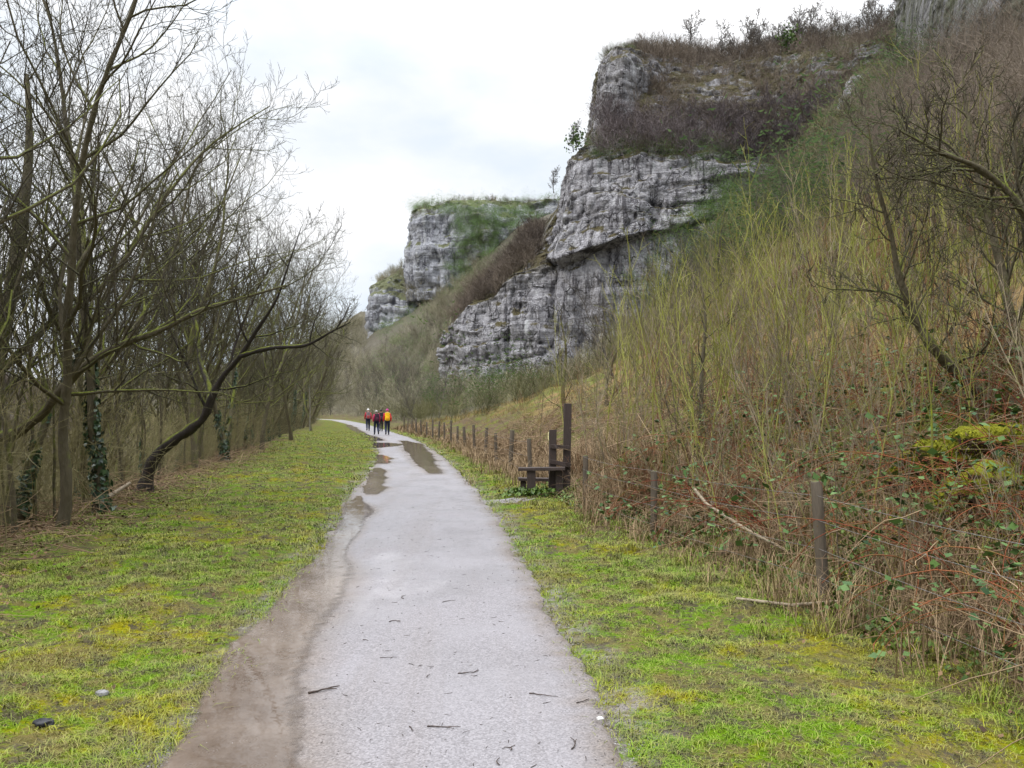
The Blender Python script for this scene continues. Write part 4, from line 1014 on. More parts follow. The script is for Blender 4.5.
y, t = rand_st(900, 48, 112, 1.0, lambda r, n, y: y * .22 + y * .42 * r.random(n), 29)
x = xc(y) + sfence(y) + t; z = ground(x, y); u = 512 + x / y * F; v = 411 - (z - EYE) / y * F; k = (u > 690) & (u < 1000) & (v > np.interp(u, [885, 905, 1024], [0, 62, 74]))
tag(stuff_scrub('hillside_scrub', x[k], y[k], z[k] - .2, 2.2, 5.0, SHF, M_SCRUB_H, 30, (.7, 1.1)), 'dark olive scrub banked on the upper hillside beside the big cliff')
rg = np.random.default_rng(58); n = 0
while n < 34:
    y = rg.uniform(24, 100); t = (2 + y * .1) + y * .55 * rg.random(); x = float(xc(y) + sfence(y) + t); u = 512 + x / y * F
    if u > 960 or u < 560 or (u < 640 and y > 60): continue
    n += 1; g = gpt(x, y); plant_tree((TALL + ARCH)[rg.integers(10)], 'bare_tree', g[0], g[1], g[2], rg.random() * 6.28, float(rg.uniform(.34, .62)), 'small grey leafless tree standing in the scrub on the right hand hillside', 'small trees on the right hillside', bark=M_BARKF, twig=M_TWIGF, ivy=False)
# dark evergreen masses on the hillside below the cliff
rg = np.random.default_rng(25)
pts = []
for (cu, cv, su, sv, n, Y0) in ((690, 250, 22, 20, 110, 88), (650, 272, 18, 16, 80, 86), (640, 295, 10, 8, 30, 86), (720, 215, 20, 16, 60, 90), (800, 215, 40, 28, 60, 90), (730, 230, 40, 24, 46, 92), (890, 120, 22, 40, 40, 92), (430, 408, 30, 6, 40, 72), (915, 60, 14, 30, 34, 84), (480, 395, 40, 8, 30, 80)):
    q = 0
    for _ in range(n):
        uu_, vv_ = rg.normal(cu, su), rg.normal(cv, sv)
        Ys = np.linspace(20, 130, 221); Xs = (uu_ - 512) / F * Ys; Zs = EYE + (411 - vv_) / F * Ys; hit = np.nonzero(ground(Xs, Ys) > Zs)[0]
        if len(hit): i = hit[0]; pts.append((Xs[i], Ys[i], Zs[i] + .3))
pts = np.array(pts); pts[:, 2] += rg.uniform(-.4, .7, len(pts))
leaf_stuff('evergreen_scrub', pts + np.array([0, 0, .6]), 2.4, 5.2, M_EVER, 26, 'dark green holly and ivy bushes dotted over the right hand hillside')

# skyline trees on the cliff top
SMALL = [tree_kind(60 + i, 5.0, .09, (11, 7, 4, 3), (48, 45, 40, 40), (.55, .5, .5, .5), t0=.12, wander=.13, trop=.04, tmin=.024) for i in range(4)]
def on_top(u, Y, v): return px(u, v, Y)
rg = np.random.default_rng(33)
sky_l = [(690, 52, 150, 1.5, 'domed bare tree alone on the skyline above the cliff tower'), (640, 50, 146, .5, 'tiny bare bush on the very top of the cliff tower')]
for u_, v_, Y_, s_, lb in sky_l: plant_tree(SMALL[rg.integers(4)], 'skyline_tree', *px(u_, v_, Y_), rg.random() * 6, s_, lb, bark=M_BARKF, twig=M_TWIGF)
for u_ in list(range(728, 912, 9)):
    uj = u_ + rg.uniform(-4, 4); vj = np.interp(uj, [720, 770, 810, 860, 905], [52, 47, 38, 30, 22]); plant_tree(SMALL[rg.integers(4)], 'skyline_tree', *px(uj, vj + 4, rg.uniform(138, 158)), rg.random() * 6, rg.uniform(.8, 1.6), 'small bare tree in the ragged line along the cliff top skyline', 'bare trees along the cliff top', bark=M_BARKF, twig=M_TWIGF)
for u_, v_, Y_, s_, lb in ((574, 148, 131, .9, 'wispy bare tree on the cliff edge beside the little dark evergreen'), (554, 190, 140, .8, 'thin bare tree on the grassy shoulder of the cliff')):
    plant_tree(SMALL[1], 'skyline_tree', *px(u_, v_, Y_), 1, s_, lb, bark=M_BARKF, twig=M_TWIGF)
def small_evergreen(u, v, Y, s, label):
    rg = np.random.default_rng(int(u)); o = empty('evergreen_bush', px(u, v, Y)); tag(o, label, 'bush')
    obj('trunk', mesh_np('bush_trunk', *tubes_arrays([([(0, 0, -.3), (.05, 0, s * .4), (0, .05, s * .8)], [.08, .06, .03])], 6)), M_BARKF, o)
    n = 260; P = rg.normal(size=(n, 3)) * np.array([.3, .3, .35]) * s + np.array([0, 0, s * .6]); N = rg.normal(size=(n, 3)); N /= np.linalg.norm(N, axis=1, keepdims=True)
    V, Q, T = leaf_quads(P, N, .35 * s / 2, 5); obj('crown', mesh_np('bush_crown', V, Q, dict(tint=T)), M_EVER, o)
small_evergreen(577, 146, 130, 2.6, 'small dark evergreen bush perched on the cliff edge against the sky')
small_evergreen(792, 42, 142, 2.8, 'small dark evergreen standing out on the cliff top skyline')

# ------------------------------------------------------------------ the thicket of saplings behind the fence
def sapling_mesh(seed, H, n1, n2, R, lean, stems=1):
    rn = random.Random(seed); L = [[], [], []]
    for i in range(stems):
        az = rn.uniform(0, 6.28); sp = 0 if stems == 1 else rn.uniform(.1, .45)
        b = branch(rn, (rn.gauss(0, .04), rn.gauss(0, .04), -.1), (lean * rn.gauss(0, 1) + sp * math.cos(az), lean * rn.gauss(0, 1) + sp * math.sin(az), 1), H * rn.uniform(.75, 1.05), R, .003, 10, .055, .04); L[0].append(b)
        for p, d, l, r in kids(rn, b[0], b[1], n1, .22, 30, .27, H):
            c = branch(rn, p, d, l, max(.0055, r * .5), .003, 6, .09, .10); L[1].append(c)
            for p2, d2, l2, r2 in kids(rn, c[0], c[1], n2, .2, 36, .5, l): L[2].append(branch(rn, p2, d2, l2, .0042, .0024, 4, .12, .08))
    return mesh_np('sapling', *join_arrays([tubes_arrays(L[0], 6), tubes_arrays(L[1], 4), tubes_arrays(L[2], 3)]), None, True)
M_SAP_Y = mat_sapling('sapling_olive', (.10, .098, .034), (.27, .26, .10), (.16, .18, .03))
M_SAP_G = mat_sapling('sapling_grey', (.075, .06, .046), (.23, .19, .14), (.15, .15, .04))
M_SAP_R = mat_sapling('sapling_red', (.10, .048, .034), (.21, .115, .075), (.13, .10, .045))
WHIP = [sapling_mesh(500 + i, 4.3, 10, 2, .020, .06) for i in range(7)]
MULT = [sapling_mesh(530 + i, 3.0, 8, 3, .014, .05, 4) for i in range(5)]
def thicket():
    rg = np.random.default_rng(44); n = 0; done = []; tries = 0
    kinds = [('sapling', WHIP, M_SAP_Y, 'thin upright olive green sapling in the thicket behind the fence', 'olive saplings in the thicket', 'sapling'),
             ('sapling', WHIP, M_SAP_G, 'thin upright grey brown sapling in the thicket behind the fence', 'grey brown saplings in the thicket', 'sapling'),
             ('leafless_shrub', MULT, M_SAP_G, 'leafless many-stemmed shrub in the thicket behind the fence', 'leafless shrubs in the thicket', 'shrub'),
             ('leafless_shrub', MULT, M_SAP_R, 'reddish leafless many-stemmed shrub low in the thicket behind the fence', 'reddish shrubs in the thicket', 'shrub')]
    while n < 480 and tries < 20000:
        tries += 1
        y = 5.6 + 34 * rg.random() ** 1.5; t = .3 + (1.8 + .40 * y) * rg.random() ** 1.1
        x = float(xc(y) + sfence(y) + t); u = 512 + x / y * F
        if u > 1120 or u < 520 + 3 * max(0, 20 - y) or (y > 15 and rg.random() < np.interp(u, [520, 600, 690], [.97, .90, 0])): continue
        if y < 7.5 and rg.random() < .8: continue
        if any((x - a) ** 2 + (y - b) ** 2 < (.16 + .008 * y) ** 2 for a, b in done): continue
        done.append((x, y)); n += 1
        q = rg.random(); k = kinds[0 if q < .40 else 1 if q < .58 else 2 if q < .84 else 3]
        g = gpt(x, y); s = rg.uniform(.5, 1.1) * (.62 if t < 1 else .95) * (.75 if k[2] is M_SAP_R else 1)
        near = np.interp(y, [5, 8, 14, 25], [.66, .80, 1.0, 1.1]); s *= near
        me = k[1][rg.integers(len(k[1]))]
        o = obj(k[0], me, k[2], None, g); o.rotation_euler = (rg.normal(0, .07), rg.normal(0, .07) - .03, rg.random() * 6.28); o.scale = (s, s, s * rg.uniform(.85, 1.15))
        if o.data.materials[0] != k[2]: o.material_slots[0].link = 'OBJECT'; o.material_slots[0].material = k[2]
        tag(o, k[3], k[5], k[4])
thicket()
# the two bigger leaning trees at the right edge
def right_tree(path, rad, Y, seed, label, counts=(18, 9, 6, 3)):
    g = Vector(px(path[0][0], path[0][1], Y)); g.z = gpt(g.x, g.y)[2]
    pts = [tuple(Vector(px(u, v, Y + dy)) - g) for u, v, dy in path]; pts[0] = (pts[0][0], pts[0][1], -.25)
    k = Kind(); lv = grow_tree(seed, 1, 1, counts, (46, 44, 42, 40), (.36, .52, .5, .5), t0=.25, wander=.13, trunk=[(pts, rad)], tropk=(.05, .06, .05, .05))
    k.trunk, k.crown = tree_meshes(lv, 'right_tree'); k.ivy = None
    plant_tree(k, 'hazel_tree', *g, 0, 1, label, bark=M_BARK, twig=M_TWIG)
right_tree([(1008, 425, 0), (985, 398, 0), (955, 370, -.1), (932, 345, -.2), (918, 318, -.2), (902, 280, -.3), (893, 230, -.4), (880, 180, -.5), (872, 120, -.6)], [.075, .066, .058, .05, .042, .035, .027, .02, .008], 8.6, 91, 'dark thick tree leaning left from the top of the bank at the right edge')
right_tree([(1034, 420, 0), (1026, 370, 0), (1012, 310, 0), (1000, 250, .1), (985, 190, .2), (975, 130, .3), (968, 60, .4)], [.06, .054, .047, .04, .03, .02, .008], 8.8, 92, 'upright brown tree rising along the right picture edge')
right_tree([(1085, 400, 0), (1060, 300, 0), (1030, 215, -.1), (990, 170, -.2), (945, 150, -.3), (905, 128, -.4)], [.05, .045, .038, .03, .02, .008], 7.8, 93, 'tree past the right edge with a dark bough reaching in at the upper right')
right_tree([(690, 520, 0), (692, 470, 0), (700, 420, 0), (702, 370, .1), (706, 320, .1), (700, 270, .2)], [.05, .045, .04, .032, .022, .01], 13.5, 94, 'slim twiggy tree behind the fence right of the stile', (12, 6, 4, 3))
right_tree([(565, 470, 0), (566, 430, 0), (563, 390, 0), (566, 350, .1), (560, 315, .1)], [.09, .08, .065, .045, .015], 27, 95, 'grey branching tree just beyond the tall stile post', (12, 6, 5, 3))
right_tree([(610, 470, 0), (612, 430, 0), (606, 390, 0), (612, 350, .1), (604, 310, .1)], [.07, .065, .05, .035, .012], 24, 96, 'grey bushy tree to the right of the tall stile post', (12, 6, 5, 3))
# ------------------------------------------------------------------ grass and ground litter
def hit(u, v, y0=3, y1=140):
    Ys = np.linspace(y0, y1, 1200); Xs = (u - 512) / F * Ys; Zs = EYE + (411 - v) / F * Ys
    i = np.nonzero(ground(Xs, Ys) > Zs)[0]
    return (float(Xs[i[0]]), float(Ys[i[0]]), float(ground(Xs[i[0]:i[0] + 1], Ys[i[0]:i[0] + 1])[0]))

def mat_grass():
    t = NT('grass_blades'); v, fine, tuft = verge_color(t)
    c = t.mix(t.attr('tint'), t.mix(.15, v, (.03, .04, .008)), t.mix(.40, v, (.27, .34, .05)))
    c = t.hs(c, 1.04, 1.38)
    c = t.mix(t.rng(t.attr('tint'), .80, .86, 0, .6), c, (.26, .20, .09))
    t.done(c, .7, None, .15); t.b.inputs['Subsurface Weight'].default_value = 0
    return t.m
M_GRASS = mat_grass()
def blades(x, y, h, wd, lean, seed, z=None, curl=1.0):
    rg = np.random.default_rng(seed); n = len(x); z = ground(x, y) if z is None else z
    az = rg.random(n) * 6.28; ax = np.stack([np.cos(az), np.sin(az), 0 * az], 1); wx = np.stack([-np.sin(az), np.cos(az), 0 * az], 1)
    ln = lean * rg.uniform(.2, 1.4, n)
    P0 = np.stack([x, y, z - .008], 1); P1 = P0 + ax * (h * ln * .35)[:, None]; P1[:, 2] += h * .6; P2 = P0 + ax * (h * ln * curl)[:, None]; P2[:, 2] += h * np.clip(1.0 - .25 * ln, .2, 1)
    W = wx * wd[:, None]
    V = np.stack([P0 - W, P0 + W, P1 - W * .8, P1 + W * .8, P2 - W * .12, P2 + W * .12], 1)
    i = np.arange(n)[:, None] * 6; Q = np.concatenate([i + np.array([[0, 1, 3, 2]]), i + np.array([[2, 3, 5, 4]])])
    return V.reshape(-1, 3), Q, np.repeat(rg.random(n), 6)
def grass():
    rg = np.random.default_rng(61); Vs, Qs, Ts, off = [], [], [], 0
    for (y0, y1, dens, hs, ws) in ((2.2, 5.5, 8500, .85, .0019), (5.5, 9, 4800, .9, .0027), (9, 16, 1900, 1.0, .0044), (16, 30, 560, 1.1, .0075), (30, 62, 110, 1.4, .013)):
        for side in (-1, 1):
            wmax = 6.0 if side < 0 else 3.8
            n = int(dens * (y1 - y0) * wmax); y = y0 + (y1 - y0) * rg.random(n); s = side * (hw(y) - .12 + wmax * rg.random(n)); x = xc(y) + s
            t = s - sfence(y); d = -s - swood(y)
            f = fbm(x * 1.6, y * 1.6, 0, 4, 71); f2 = fbm(x * .5, y * .5, 0, 3, 72)
            keep = (rg.random(n) < np.clip(.62 + .8 * f, .14, 1)) & (t < .25 + .5 * f) & (d < -.45 + .9 * f + .5 * (rg.random(n) < .3)) & (np.abs(x / y * F) < 560)
            e = np.abs(s) - hw(y); keep &= (e > .06 * f - .02) | (rg.random(n) < .12)
            x, y, s, f2, e = x[keep], y[keep], s[keep], f2[keep], e[keep]; n = len(x)
            h = hs * (.018 + .03 * rg.random(n) ** 1.6 + .022 * np.clip(f2, 0, 1)) * (1 + .6 * (1 - sstep(0, .5, e)) * (rg.random(n) < .35))
            V, Q, T = blades(x, y, h, ws * rg.uniform(.7, 1.4, n), 1.7, int(y0 * 10) + side)
            Vs.append(V); Qs.append(Q + off); Ts.append(T); off += len(V)
    # taller tufts along the feet of the fence and the edge of the wood
    for k, (y0, y1, nt) in enumerate(((3, 12, 90), (12, 40, 120))):
        y = y0 + (y1 - y0) * rg.random(nt); side = rg.random(nt) < .8; s = np.where(side, sfence(y) + rg.normal(-.15, .35, nt), -swood(y) + rg.normal(.1, .4, nt))
        m = 46; yy = np.repeat(y, m) + rg.normal(0, .05 * (1 + k), nt * m); xx = np.repeat(xc(y) + s, m) + rg.normal(0, .05 * (1 + k), nt * m)
        V, Q, T = blades(xx, yy, np.repeat(rg.uniform(.07, .2, nt), m) * rg.uniform(.5, 1.1, nt * m), np.full(nt * m, .0028 + .003 * k), 1.0, 90 + k)
        Vs.append(V); Qs.append(Q + off); Ts.append(T); off += len(V)
    tag(obj('grass', mesh_np('grass', np.concatenate(Vs), np.concatenate(Qs), dict(tint=np.concatenate(Ts))), M_GRASS), 'short mossy green grass on both verges of the path', kind='stuff')
grass()

# dead grass and bracken along the fence
M_DRY = mat_twigs('dry_grass', (.095, .062, .042), (.37, .275, .17), .4)
def dry_grass():
    rg = np.random.default_rng(62); Vs, Qs, Ts, off = [], [], [], 0
    for (y0, y1, nt, m, wsc) in ((3.2, 9, 240, 30, 1.0), (9, 18, 420, 30, 1.5), (18, 34, 420, 22, 2.6), (34, 70, 380, 16, 5)):
        y = y0 + (y1 - y0) * rg.random(nt); t = rg.normal(.38, .42, nt) + .9 * rg.random(nt) ** 2 * (y < 20); s = sfence(y) + t
        q = fbm(y * .5, t * 0 + 3, 0, 2, 5); tall = np.clip(.42 + .4 * q, .12, .8) * np.where(y < 9, .62, 1)
        tall = np.where((y > 13.3) & (y < 16.6) & (t < .75), .06, tall)
        yy = np.repeat(y, m) + rg.normal(0, .10, nt * m); xx = np.repeat(xc(y) + s, m) + rg.normal(0, .10, nt * m)
        V, Q, T = blades(xx, yy, np.repeat(tall, m) * rg.uniform(.35, 1.15, nt * m), .0026 * wsc * rg.uniform(.6, 1.4, nt * m), .75, int(y0), None, 1.1)
        T = np.clip(T * .6 + .4 * np.repeat(np.repeat(rg.random(nt), m), 6), 0, 1)
        Vs.append(V); Qs.append(Q + off); Ts.append(T); off += len(V)
    tag(obj('dry_grass', mesh_np('dry_grass', np.concatenate(Vs), np.concatenate(Qs), dict(tint=np.concatenate(Ts))), M_DRY), 'dead buff grass and reddish bracken stalks along the foot of the fence', kind='stuff')
dry_grass()
M_TUSS = mat_twigs('hill_grass', (.105, .07, .03), (.30, .22, .09), .5)
rg = np.random.default_rng(81); nt = 1700; y = 9 + 70 * rg.random(nt) ** 1.2; t = 2.0 + (3 + .55 * y) * rg.random(nt); m = 16; sz = np.interp(y, [9, 80], [.20, .55])
yy = np.repeat(y, m) + rg.normal(0, 1, nt * m) * np.repeat(sz * .4, m); xx = np.repeat(xc(y) + sfence(y) + t, m) + rg.normal(0, 1, nt * m) * np.repeat(sz * .4, m)
V, Q, T = blades(xx, yy, np.repeat(sz * rg.uniform(.6, 1.2, nt), m), np.repeat(sz * .016, m), 1.1, 82)
T = np.clip(T * .5 + .5 * np.repeat(np.repeat(rg.random(nt), m), 6), 0, 1)
tag(obj('hillside_grass', mesh_np('hillside_grass', V, Q, dict(tint=T)), M_TUSS), 'golden tussocky dead grass over the open part of the hillside', kind='stuff')
# fallen stalks and sticks tangled on the banks
M_STICK = mat_twigs('dead_sticks', (.085, .048, .034), (.34, .255, .165), .3)
def tangle(name, X, Y, seed, lmin, lmax, r, lift, label, mat):
    rg = np.random.default_rng(seed); n = len(X); Z = ground(X, Y); br = []
    for i in range(n):
        a = rg.random() * 6.28; L = rg.uniform(lmin, lmax); up = abs(rg.normal(0, lift)); d = np.array([math.cos(a), math.sin(a), rg.normal(0, .4)]); p = np.array([X[i], Y[i], Z[i] + up]); pts = [p]
        for j in range(5):
            d = d + rg.normal(0, .16, 3) - np.array([0, 0, .10]); d /= np.linalg.norm(d); p = p + d * L / 5; pts.append(p)
        br.append((np.array(pts), np.linspace(r, r * .4, 6) * rg.uniform(.6, 1.5)))
    A = np.array([b[0] for b in br]); G = ground(A[..., 0].ravel(), A[..., 1].ravel()).reshape(A.shape[:2]); A[..., 2] = np.maximum(A[..., 2], G + .01); br = [(A[i], br[i][1]) for i in range(n)]
    V, Q = tubes_arrays(br, 3); T = vnoise(V[:, 0] * .0 + np.repeat(np.arange(n), 18)[:len(V)] * 1.7, V[:, 1] * 0, 0, seed) * .5 + .5
    tag(obj(name, mesh_np(name, V, Q, dict(tint=T)), mat), label, kind='stuff')
rg = np.random.default_rng(63)
y = 3.0 + 11 * rg.random(2300) ** 1.3; t = .1 + 4.2 * rg.random(2300) ** 1.2; x = xc(y) + sfence(y) + t
tangle('dead_stalks', x, y, 64, .3, 1.3, .0042, .22, 'tangled dead bramble and bracken stalks on the bank behind the fence', M_STICK)
y = 12 + 22 * rg.random(1400); t = .1 + 5 * rg.random(1400) ** 1.3; t = np.where((y > 13) & (y < 16.8), t + .8, t); x = xc(y) + sfence(y) + t
tangle('dead_stalks', x, y, 65, .6, 1.8, .007, .35, 'tangled dead stalks on the bank beyond the stile', M_STICK)
y = 5 + 30 * rg.random(1700) ** 1.3; d = rg.normal(.25, .7, 1700); x = xc(y) - swood(y) - d
tangle('brushwood', x, y, 66, .3, 1.4, .006, .10, 'fallen twigs and brash along the edge of the left wood', M_STICK)

# dead leaves and low green leaves
def leaf_scatter(name, X, Y, size, seed, mat, label, lift=.02, flat=True):
    rg = np.random.default_rng(seed); n = len(X); N = rg.normal(0, .5 if flat else .9, (n, 3)); N[:, 2] = 1; N /= np.linalg.norm(N, axis=1, keepdims=True)
    P = np.stack([X, Y, ground(X, Y) + lift * rg.random(n) + .008], 1); V, Q, T = leaf_quads(P, N, size, seed)
    tag(obj(name, mesh_np(name, V, Q, dict(tint=T)), mat), label, kind='stuff')
M_DEADLEAF = mat_leaf('dead_leaf', (.045, .026, .016), (.22, .13, .07), .7, .2)
M_WEED = mat_leaf('weed_leaf', (.035, .065, .012), (.13, .20, .03), .5, .3)
M_BRLEAF = mat_leaf('bramble_leaf', (.022, .055, .016), (.095, .165, .04), .5, .25)
rg = np.random.default_rng(67)
y = 2.6 + 16 * rg.random(9000) ** 1.4; t = -.25 + 4.5 * rg.random(9000); x = xc(y) + sfence(y) + t
leaf_scatter('leaf_litter', x, y, .036, 68, M_DEADLEAF, 'brown dead leaves on the bank behind the fence', .05)
y = 5 + 26 * rg.random(6000) ** 1.4; d = rg.normal(.2, .8, 6000); x = xc(y) - swood(y) - d
leaf_scatter('leaf_litter', x, y, .042, 69, M_DEADLEAF, 'brown dead leaves at the edge of the left wood', .05)
n = 900; y = 2.4 + 14 * rg.random(n) ** 1.4; s = np.where(rg.random(n) < .5, -1, 1) * (1.3 + rg.random(n) * 4.2); x = xc(y) + s
leaf_scatter('leaf_litter', x, y, .035, 70, M_DEADLEAF, 'scattered dead leaf scraps in the grass of the verges', .01)
nc = 380; cy = 3.0 + 13 * rg.random(nc) ** 1.3; ct = -.1 + 4.5 * rg.random(nc) ** 1.3; m = 40
y = np.repeat(cy, m) + rg.normal(0, .10, nc * m); x = np.repeat(xc(cy) + sfence(cy) + ct, m) + rg.normal(0, .10, nc * m)
leaf_scatter('green_weeds', x, y, .045, 71, M_WEED, 'low bright green weeds at the foot of the bank', .13, False)
# clump of green weeds at the foot of the stile
y = 14.75 + rg.normal(0, .13, 700); x = .36 + rg.normal(0, .24, 700)
leaf_scatter('green_weeds', x, y, .07, 72, M_WEED, 'bright green weeds around the foot of the stile', .13, False)

n = 9000; c = rg.uniform(0, 1, (60, 2)) * np.array([2.2, 2.6]) + np.array([2.9, 5.8]); i = rg.integers(0, 60, n); x = c[i, 0] + rg.normal(0, .10, n); y = c[i, 1] + rg.normal(0, .12, n)
k = x - xc(y) - sfence(y) > .2
leaf_scatter('bank_moss', x[k], y[k], .026, 75, mat_leaf('bank_moss', (.06, .07, .008), (.27, .27, .03), .9, .1), 'yellow green moss creeping over the bank around the mossy rocks', .04)
n = 380; y = 2.4 + 11 * rg.random(n) ** 1.7; s = hw(y) * rg.uniform(-.75, .97, n); x = xc(y) + s; br = []
for i in range(n):
    a = rg.random() * 6.28; L = .006 + .022 * rg.random() ** 2; d = np.array([math.cos(a), math.sin(a), 0]) * L; e = np.array([-d[1], d[0], 0]) * rg.normal(0, .25); p = np.array([x[i], y[i], .0165])
    br.append((np.array([p - d, p + e, p + d]), np.array([1, 1, .5]) * rg.uniform(.0008, .0018)))
V, Q = tubes_arrays(br, 4)
tag(obj('path_debris', mesh_np('path_debris', V, Q), mat_plain('path_debris', (.07, .05, .038), (.03, .022, .018), .7, 30)), 'tiny scraps of twig and stalk strewn over the path', kind='stuff')
# brambles
def bramble_kind(seed):
    rn = random.Random(seed); br, P, N = [], [], []
    for i in range(7):
        az = rn.uniform(0, 6.28); L = rn.uniform(.9, 2.0); d = nrm((math.cos(az) * .5, math.sin(az) * .5, 1)); b = branch(rn, (rn.gauss(0, .08), rn.gauss(0, .08), -.05), d, L, .0062, .0025, 12, .08, -.21); br.append(b)
        for p, dd, l, r in kids(rn, b[0], b[1], 4, .2, 60, .22, L):
            br.append(branch(rn, p, dd, l, .0035, .0018, 4, .12, -.05))
            if rn.random() < .92:
                e = br[-1][0][-1]
                for k in range(3):
                    P.append((e[0] + rn.gauss(0, .035), e[1] + rn.gauss(0, .035), e[2] + rn.gauss(0, .02))); N.append(nrm((rn.gauss(0, .4), rn.gauss(0, .4), 1)))
    st = mesh_np('bramble_stems', *tubes_arrays([b for b in br if len(b[0]) == 12], 5), None, True) if False else mesh_np('bramble_stems', *tubes_arrays(br, 4), None, True)
    V, Q, T = leaf_quads(np.array(P), np.array(N), .08, seed, .1)
    return st, mesh_np('bramble_leaves', V, Q, dict(tint=T))
M_CANE = mat_sapling('bramble_cane', (.12, .035, .025), (.20, .085, .05), (.09, .10, .03))
BR = [bramble_kind(700 + i) for i in range(6)]
def brambles():
    rg = np.random.default_rng(73); n = 0
    while n < 84:
        y = 4.2 + 9 * rg.random() ** 1.5; t = .35 + 3.6 * rg.random(); x = float(xc(y) + sfence(y) + t); u = 512 + x / y * F
        if u > 1090: continue
        n += 1; o = empty('bramble', gpt(x, y), rg.random() * 6.28); s = rg.uniform(.55, 1.0); o.scale = (s, s, s)
        low = u > 900
        tag(o, 'arching red stemmed bramble on the bank at the lower right' if low else 'arching red stemmed bramble among the stalks behind the near fence posts', 'bramble', 'brambles at the lower right' if low else 'brambles behind the near fence')
        k = BR[rg.integers(6)]; obj('stems', k[0], M_CANE, o); obj('leaves', k[1], M_BRLEAF, o)
brambles()

# ------------------------------------------------------------------ mossy rocks on the bank
def mat_moss():
    t = NT('moss'); n = t.noise(22, 4, .65); m = t.mix(n, (.075, .082, .008), (.27, .265, .022))
    stone = t.mix(t.noise(9, 5, .7), (.03, .018, .014), (.13, .085, .065))
    k = t.math('ADD', t.normz(), t.math('MULTIPLY', t.math('SUBTRACT', t.noise(4, 4, .7), .5), 1.8))
    return t.done(t.mix(t.rng(k, -.35, .2), stone, m), .95, t.bump(n, 1, .04), .1)
M_MOSS = mat_moss()
def moss_fuzz(o, V, seed, n):
    rg = np.random.default_rng(seed); N = V / np.linalg.norm(V, axis=1, keepdims=True); w = np.nonzero(V[:, 2] > -.05 * np.abs(V).max())[0]; i = rg.choice(w, n)
    P = V[i] + rg.normal(0, .006, (n, 3)) + N[i] * .004; A = rg.normal(size=(n, 3)); A /= np.linalg.norm(A, axis=1, keepdims=True)
    k = fbm(P[:, 0] * 9, P[:, 1] * 9, P[:, 2] * 9, 3, seed) > -.2; P, A = P[k], A[k]
    Vq, Q, T = leaf_quads(P, A, .022, seed); obj('moss', mesh_np('moss', Vq, Q, dict(tint=T)), M_MOSSL, o)
M_MOSSL = mat_leaf('moss_fronds', (.07, .075, .008), (.30, .29, .025), .9, .1)
def rock(name, loc, sc, seed, label, cat='rock', mat=None, I=None, group=None, rough=.28):
    V, Q = I or ICO; r = 1 + rough * fbm(V[:, 0] * 1.3 + seed * 7, V[:, 1] * 1.3, V[:, 2] * 1.3, 4, seed) + .05 * fbm(V[:, 0] * 6, V[:, 1] * 6, V[:, 2] * 6, 3, seed + 4)
    o = obj(name, mesh_np(name, V * r[:, None] * np.array(sc), Q, None, True), mat or M_MOSS, None, loc); return tag(o, label, cat, group)
for u, v, sc, lb in ((926, 466, (.26, .22, .15), 'low bright mossed rock at the left end of the mossy rocks on the bank'),
                     (962, 462, (.34, .25, .20), 'biggest moss covered rock on the bank at the right'),
                     (1003, 450, (.36, .3, .22), 'moss covered rock at the right picture edge above a dark red hollow'),
                     (988, 486, (.26, .2, .16), 'dark reddish rock under the mossy ones on the bank'),
                     (941, 500, (.13, .12, .10), 'small round mossy stone below the mossy rocks')):
    p = hit(u, v + 8, 4, 12); sc = (sc[0] * 1.3, sc[1] * 1.25, sc[2] * 1.3); o = rock('mossy_rock', (p[0], p[1], p[2] + sc[2] * .1), sc, int(u), lb, rough=.32)
    if int(u) not in (988, 941): moss_fuzz(o, np.array([v_.co[:] for v_ in o.data.vertices]), int(v), int(13000 * sc[0]))
M_STONE = mat_plain('wet_stone', (.30, .29, .29), (.12, .115, .11), .6, 30)
M_BLACK = mat_plain('black_stone', (.035, .035, .04), (.012, .012, .014), .5, 30)
M_WHITE = mat_plain('white_pebble', (.72, .70, .68), (.5, .48, .46), .6, 60)
p = px(599, 720, EYE * F / 309); rock('pebble', (p[0], p[1], .03), (.018, .014, .010), 3, 'small white pebble on the right side of the path', 'pebble', M_WHITE, ICO3)
p = hit(51, 722, 2, 8); rock('stone', (p[0], p[1], p[2] + .02), (.055, .03, .025), 5, 'small black stone in the moss at the lower left', 'stone', M_BLACK, ICO3)
p = hit(107, 692, 2, 8); rock('stone', (p[0], p[1], p[2] + .01), (.035, .03, .02), 6, 'small pale brown stone in the left verge', 'stone', M_STONE, ICO3)
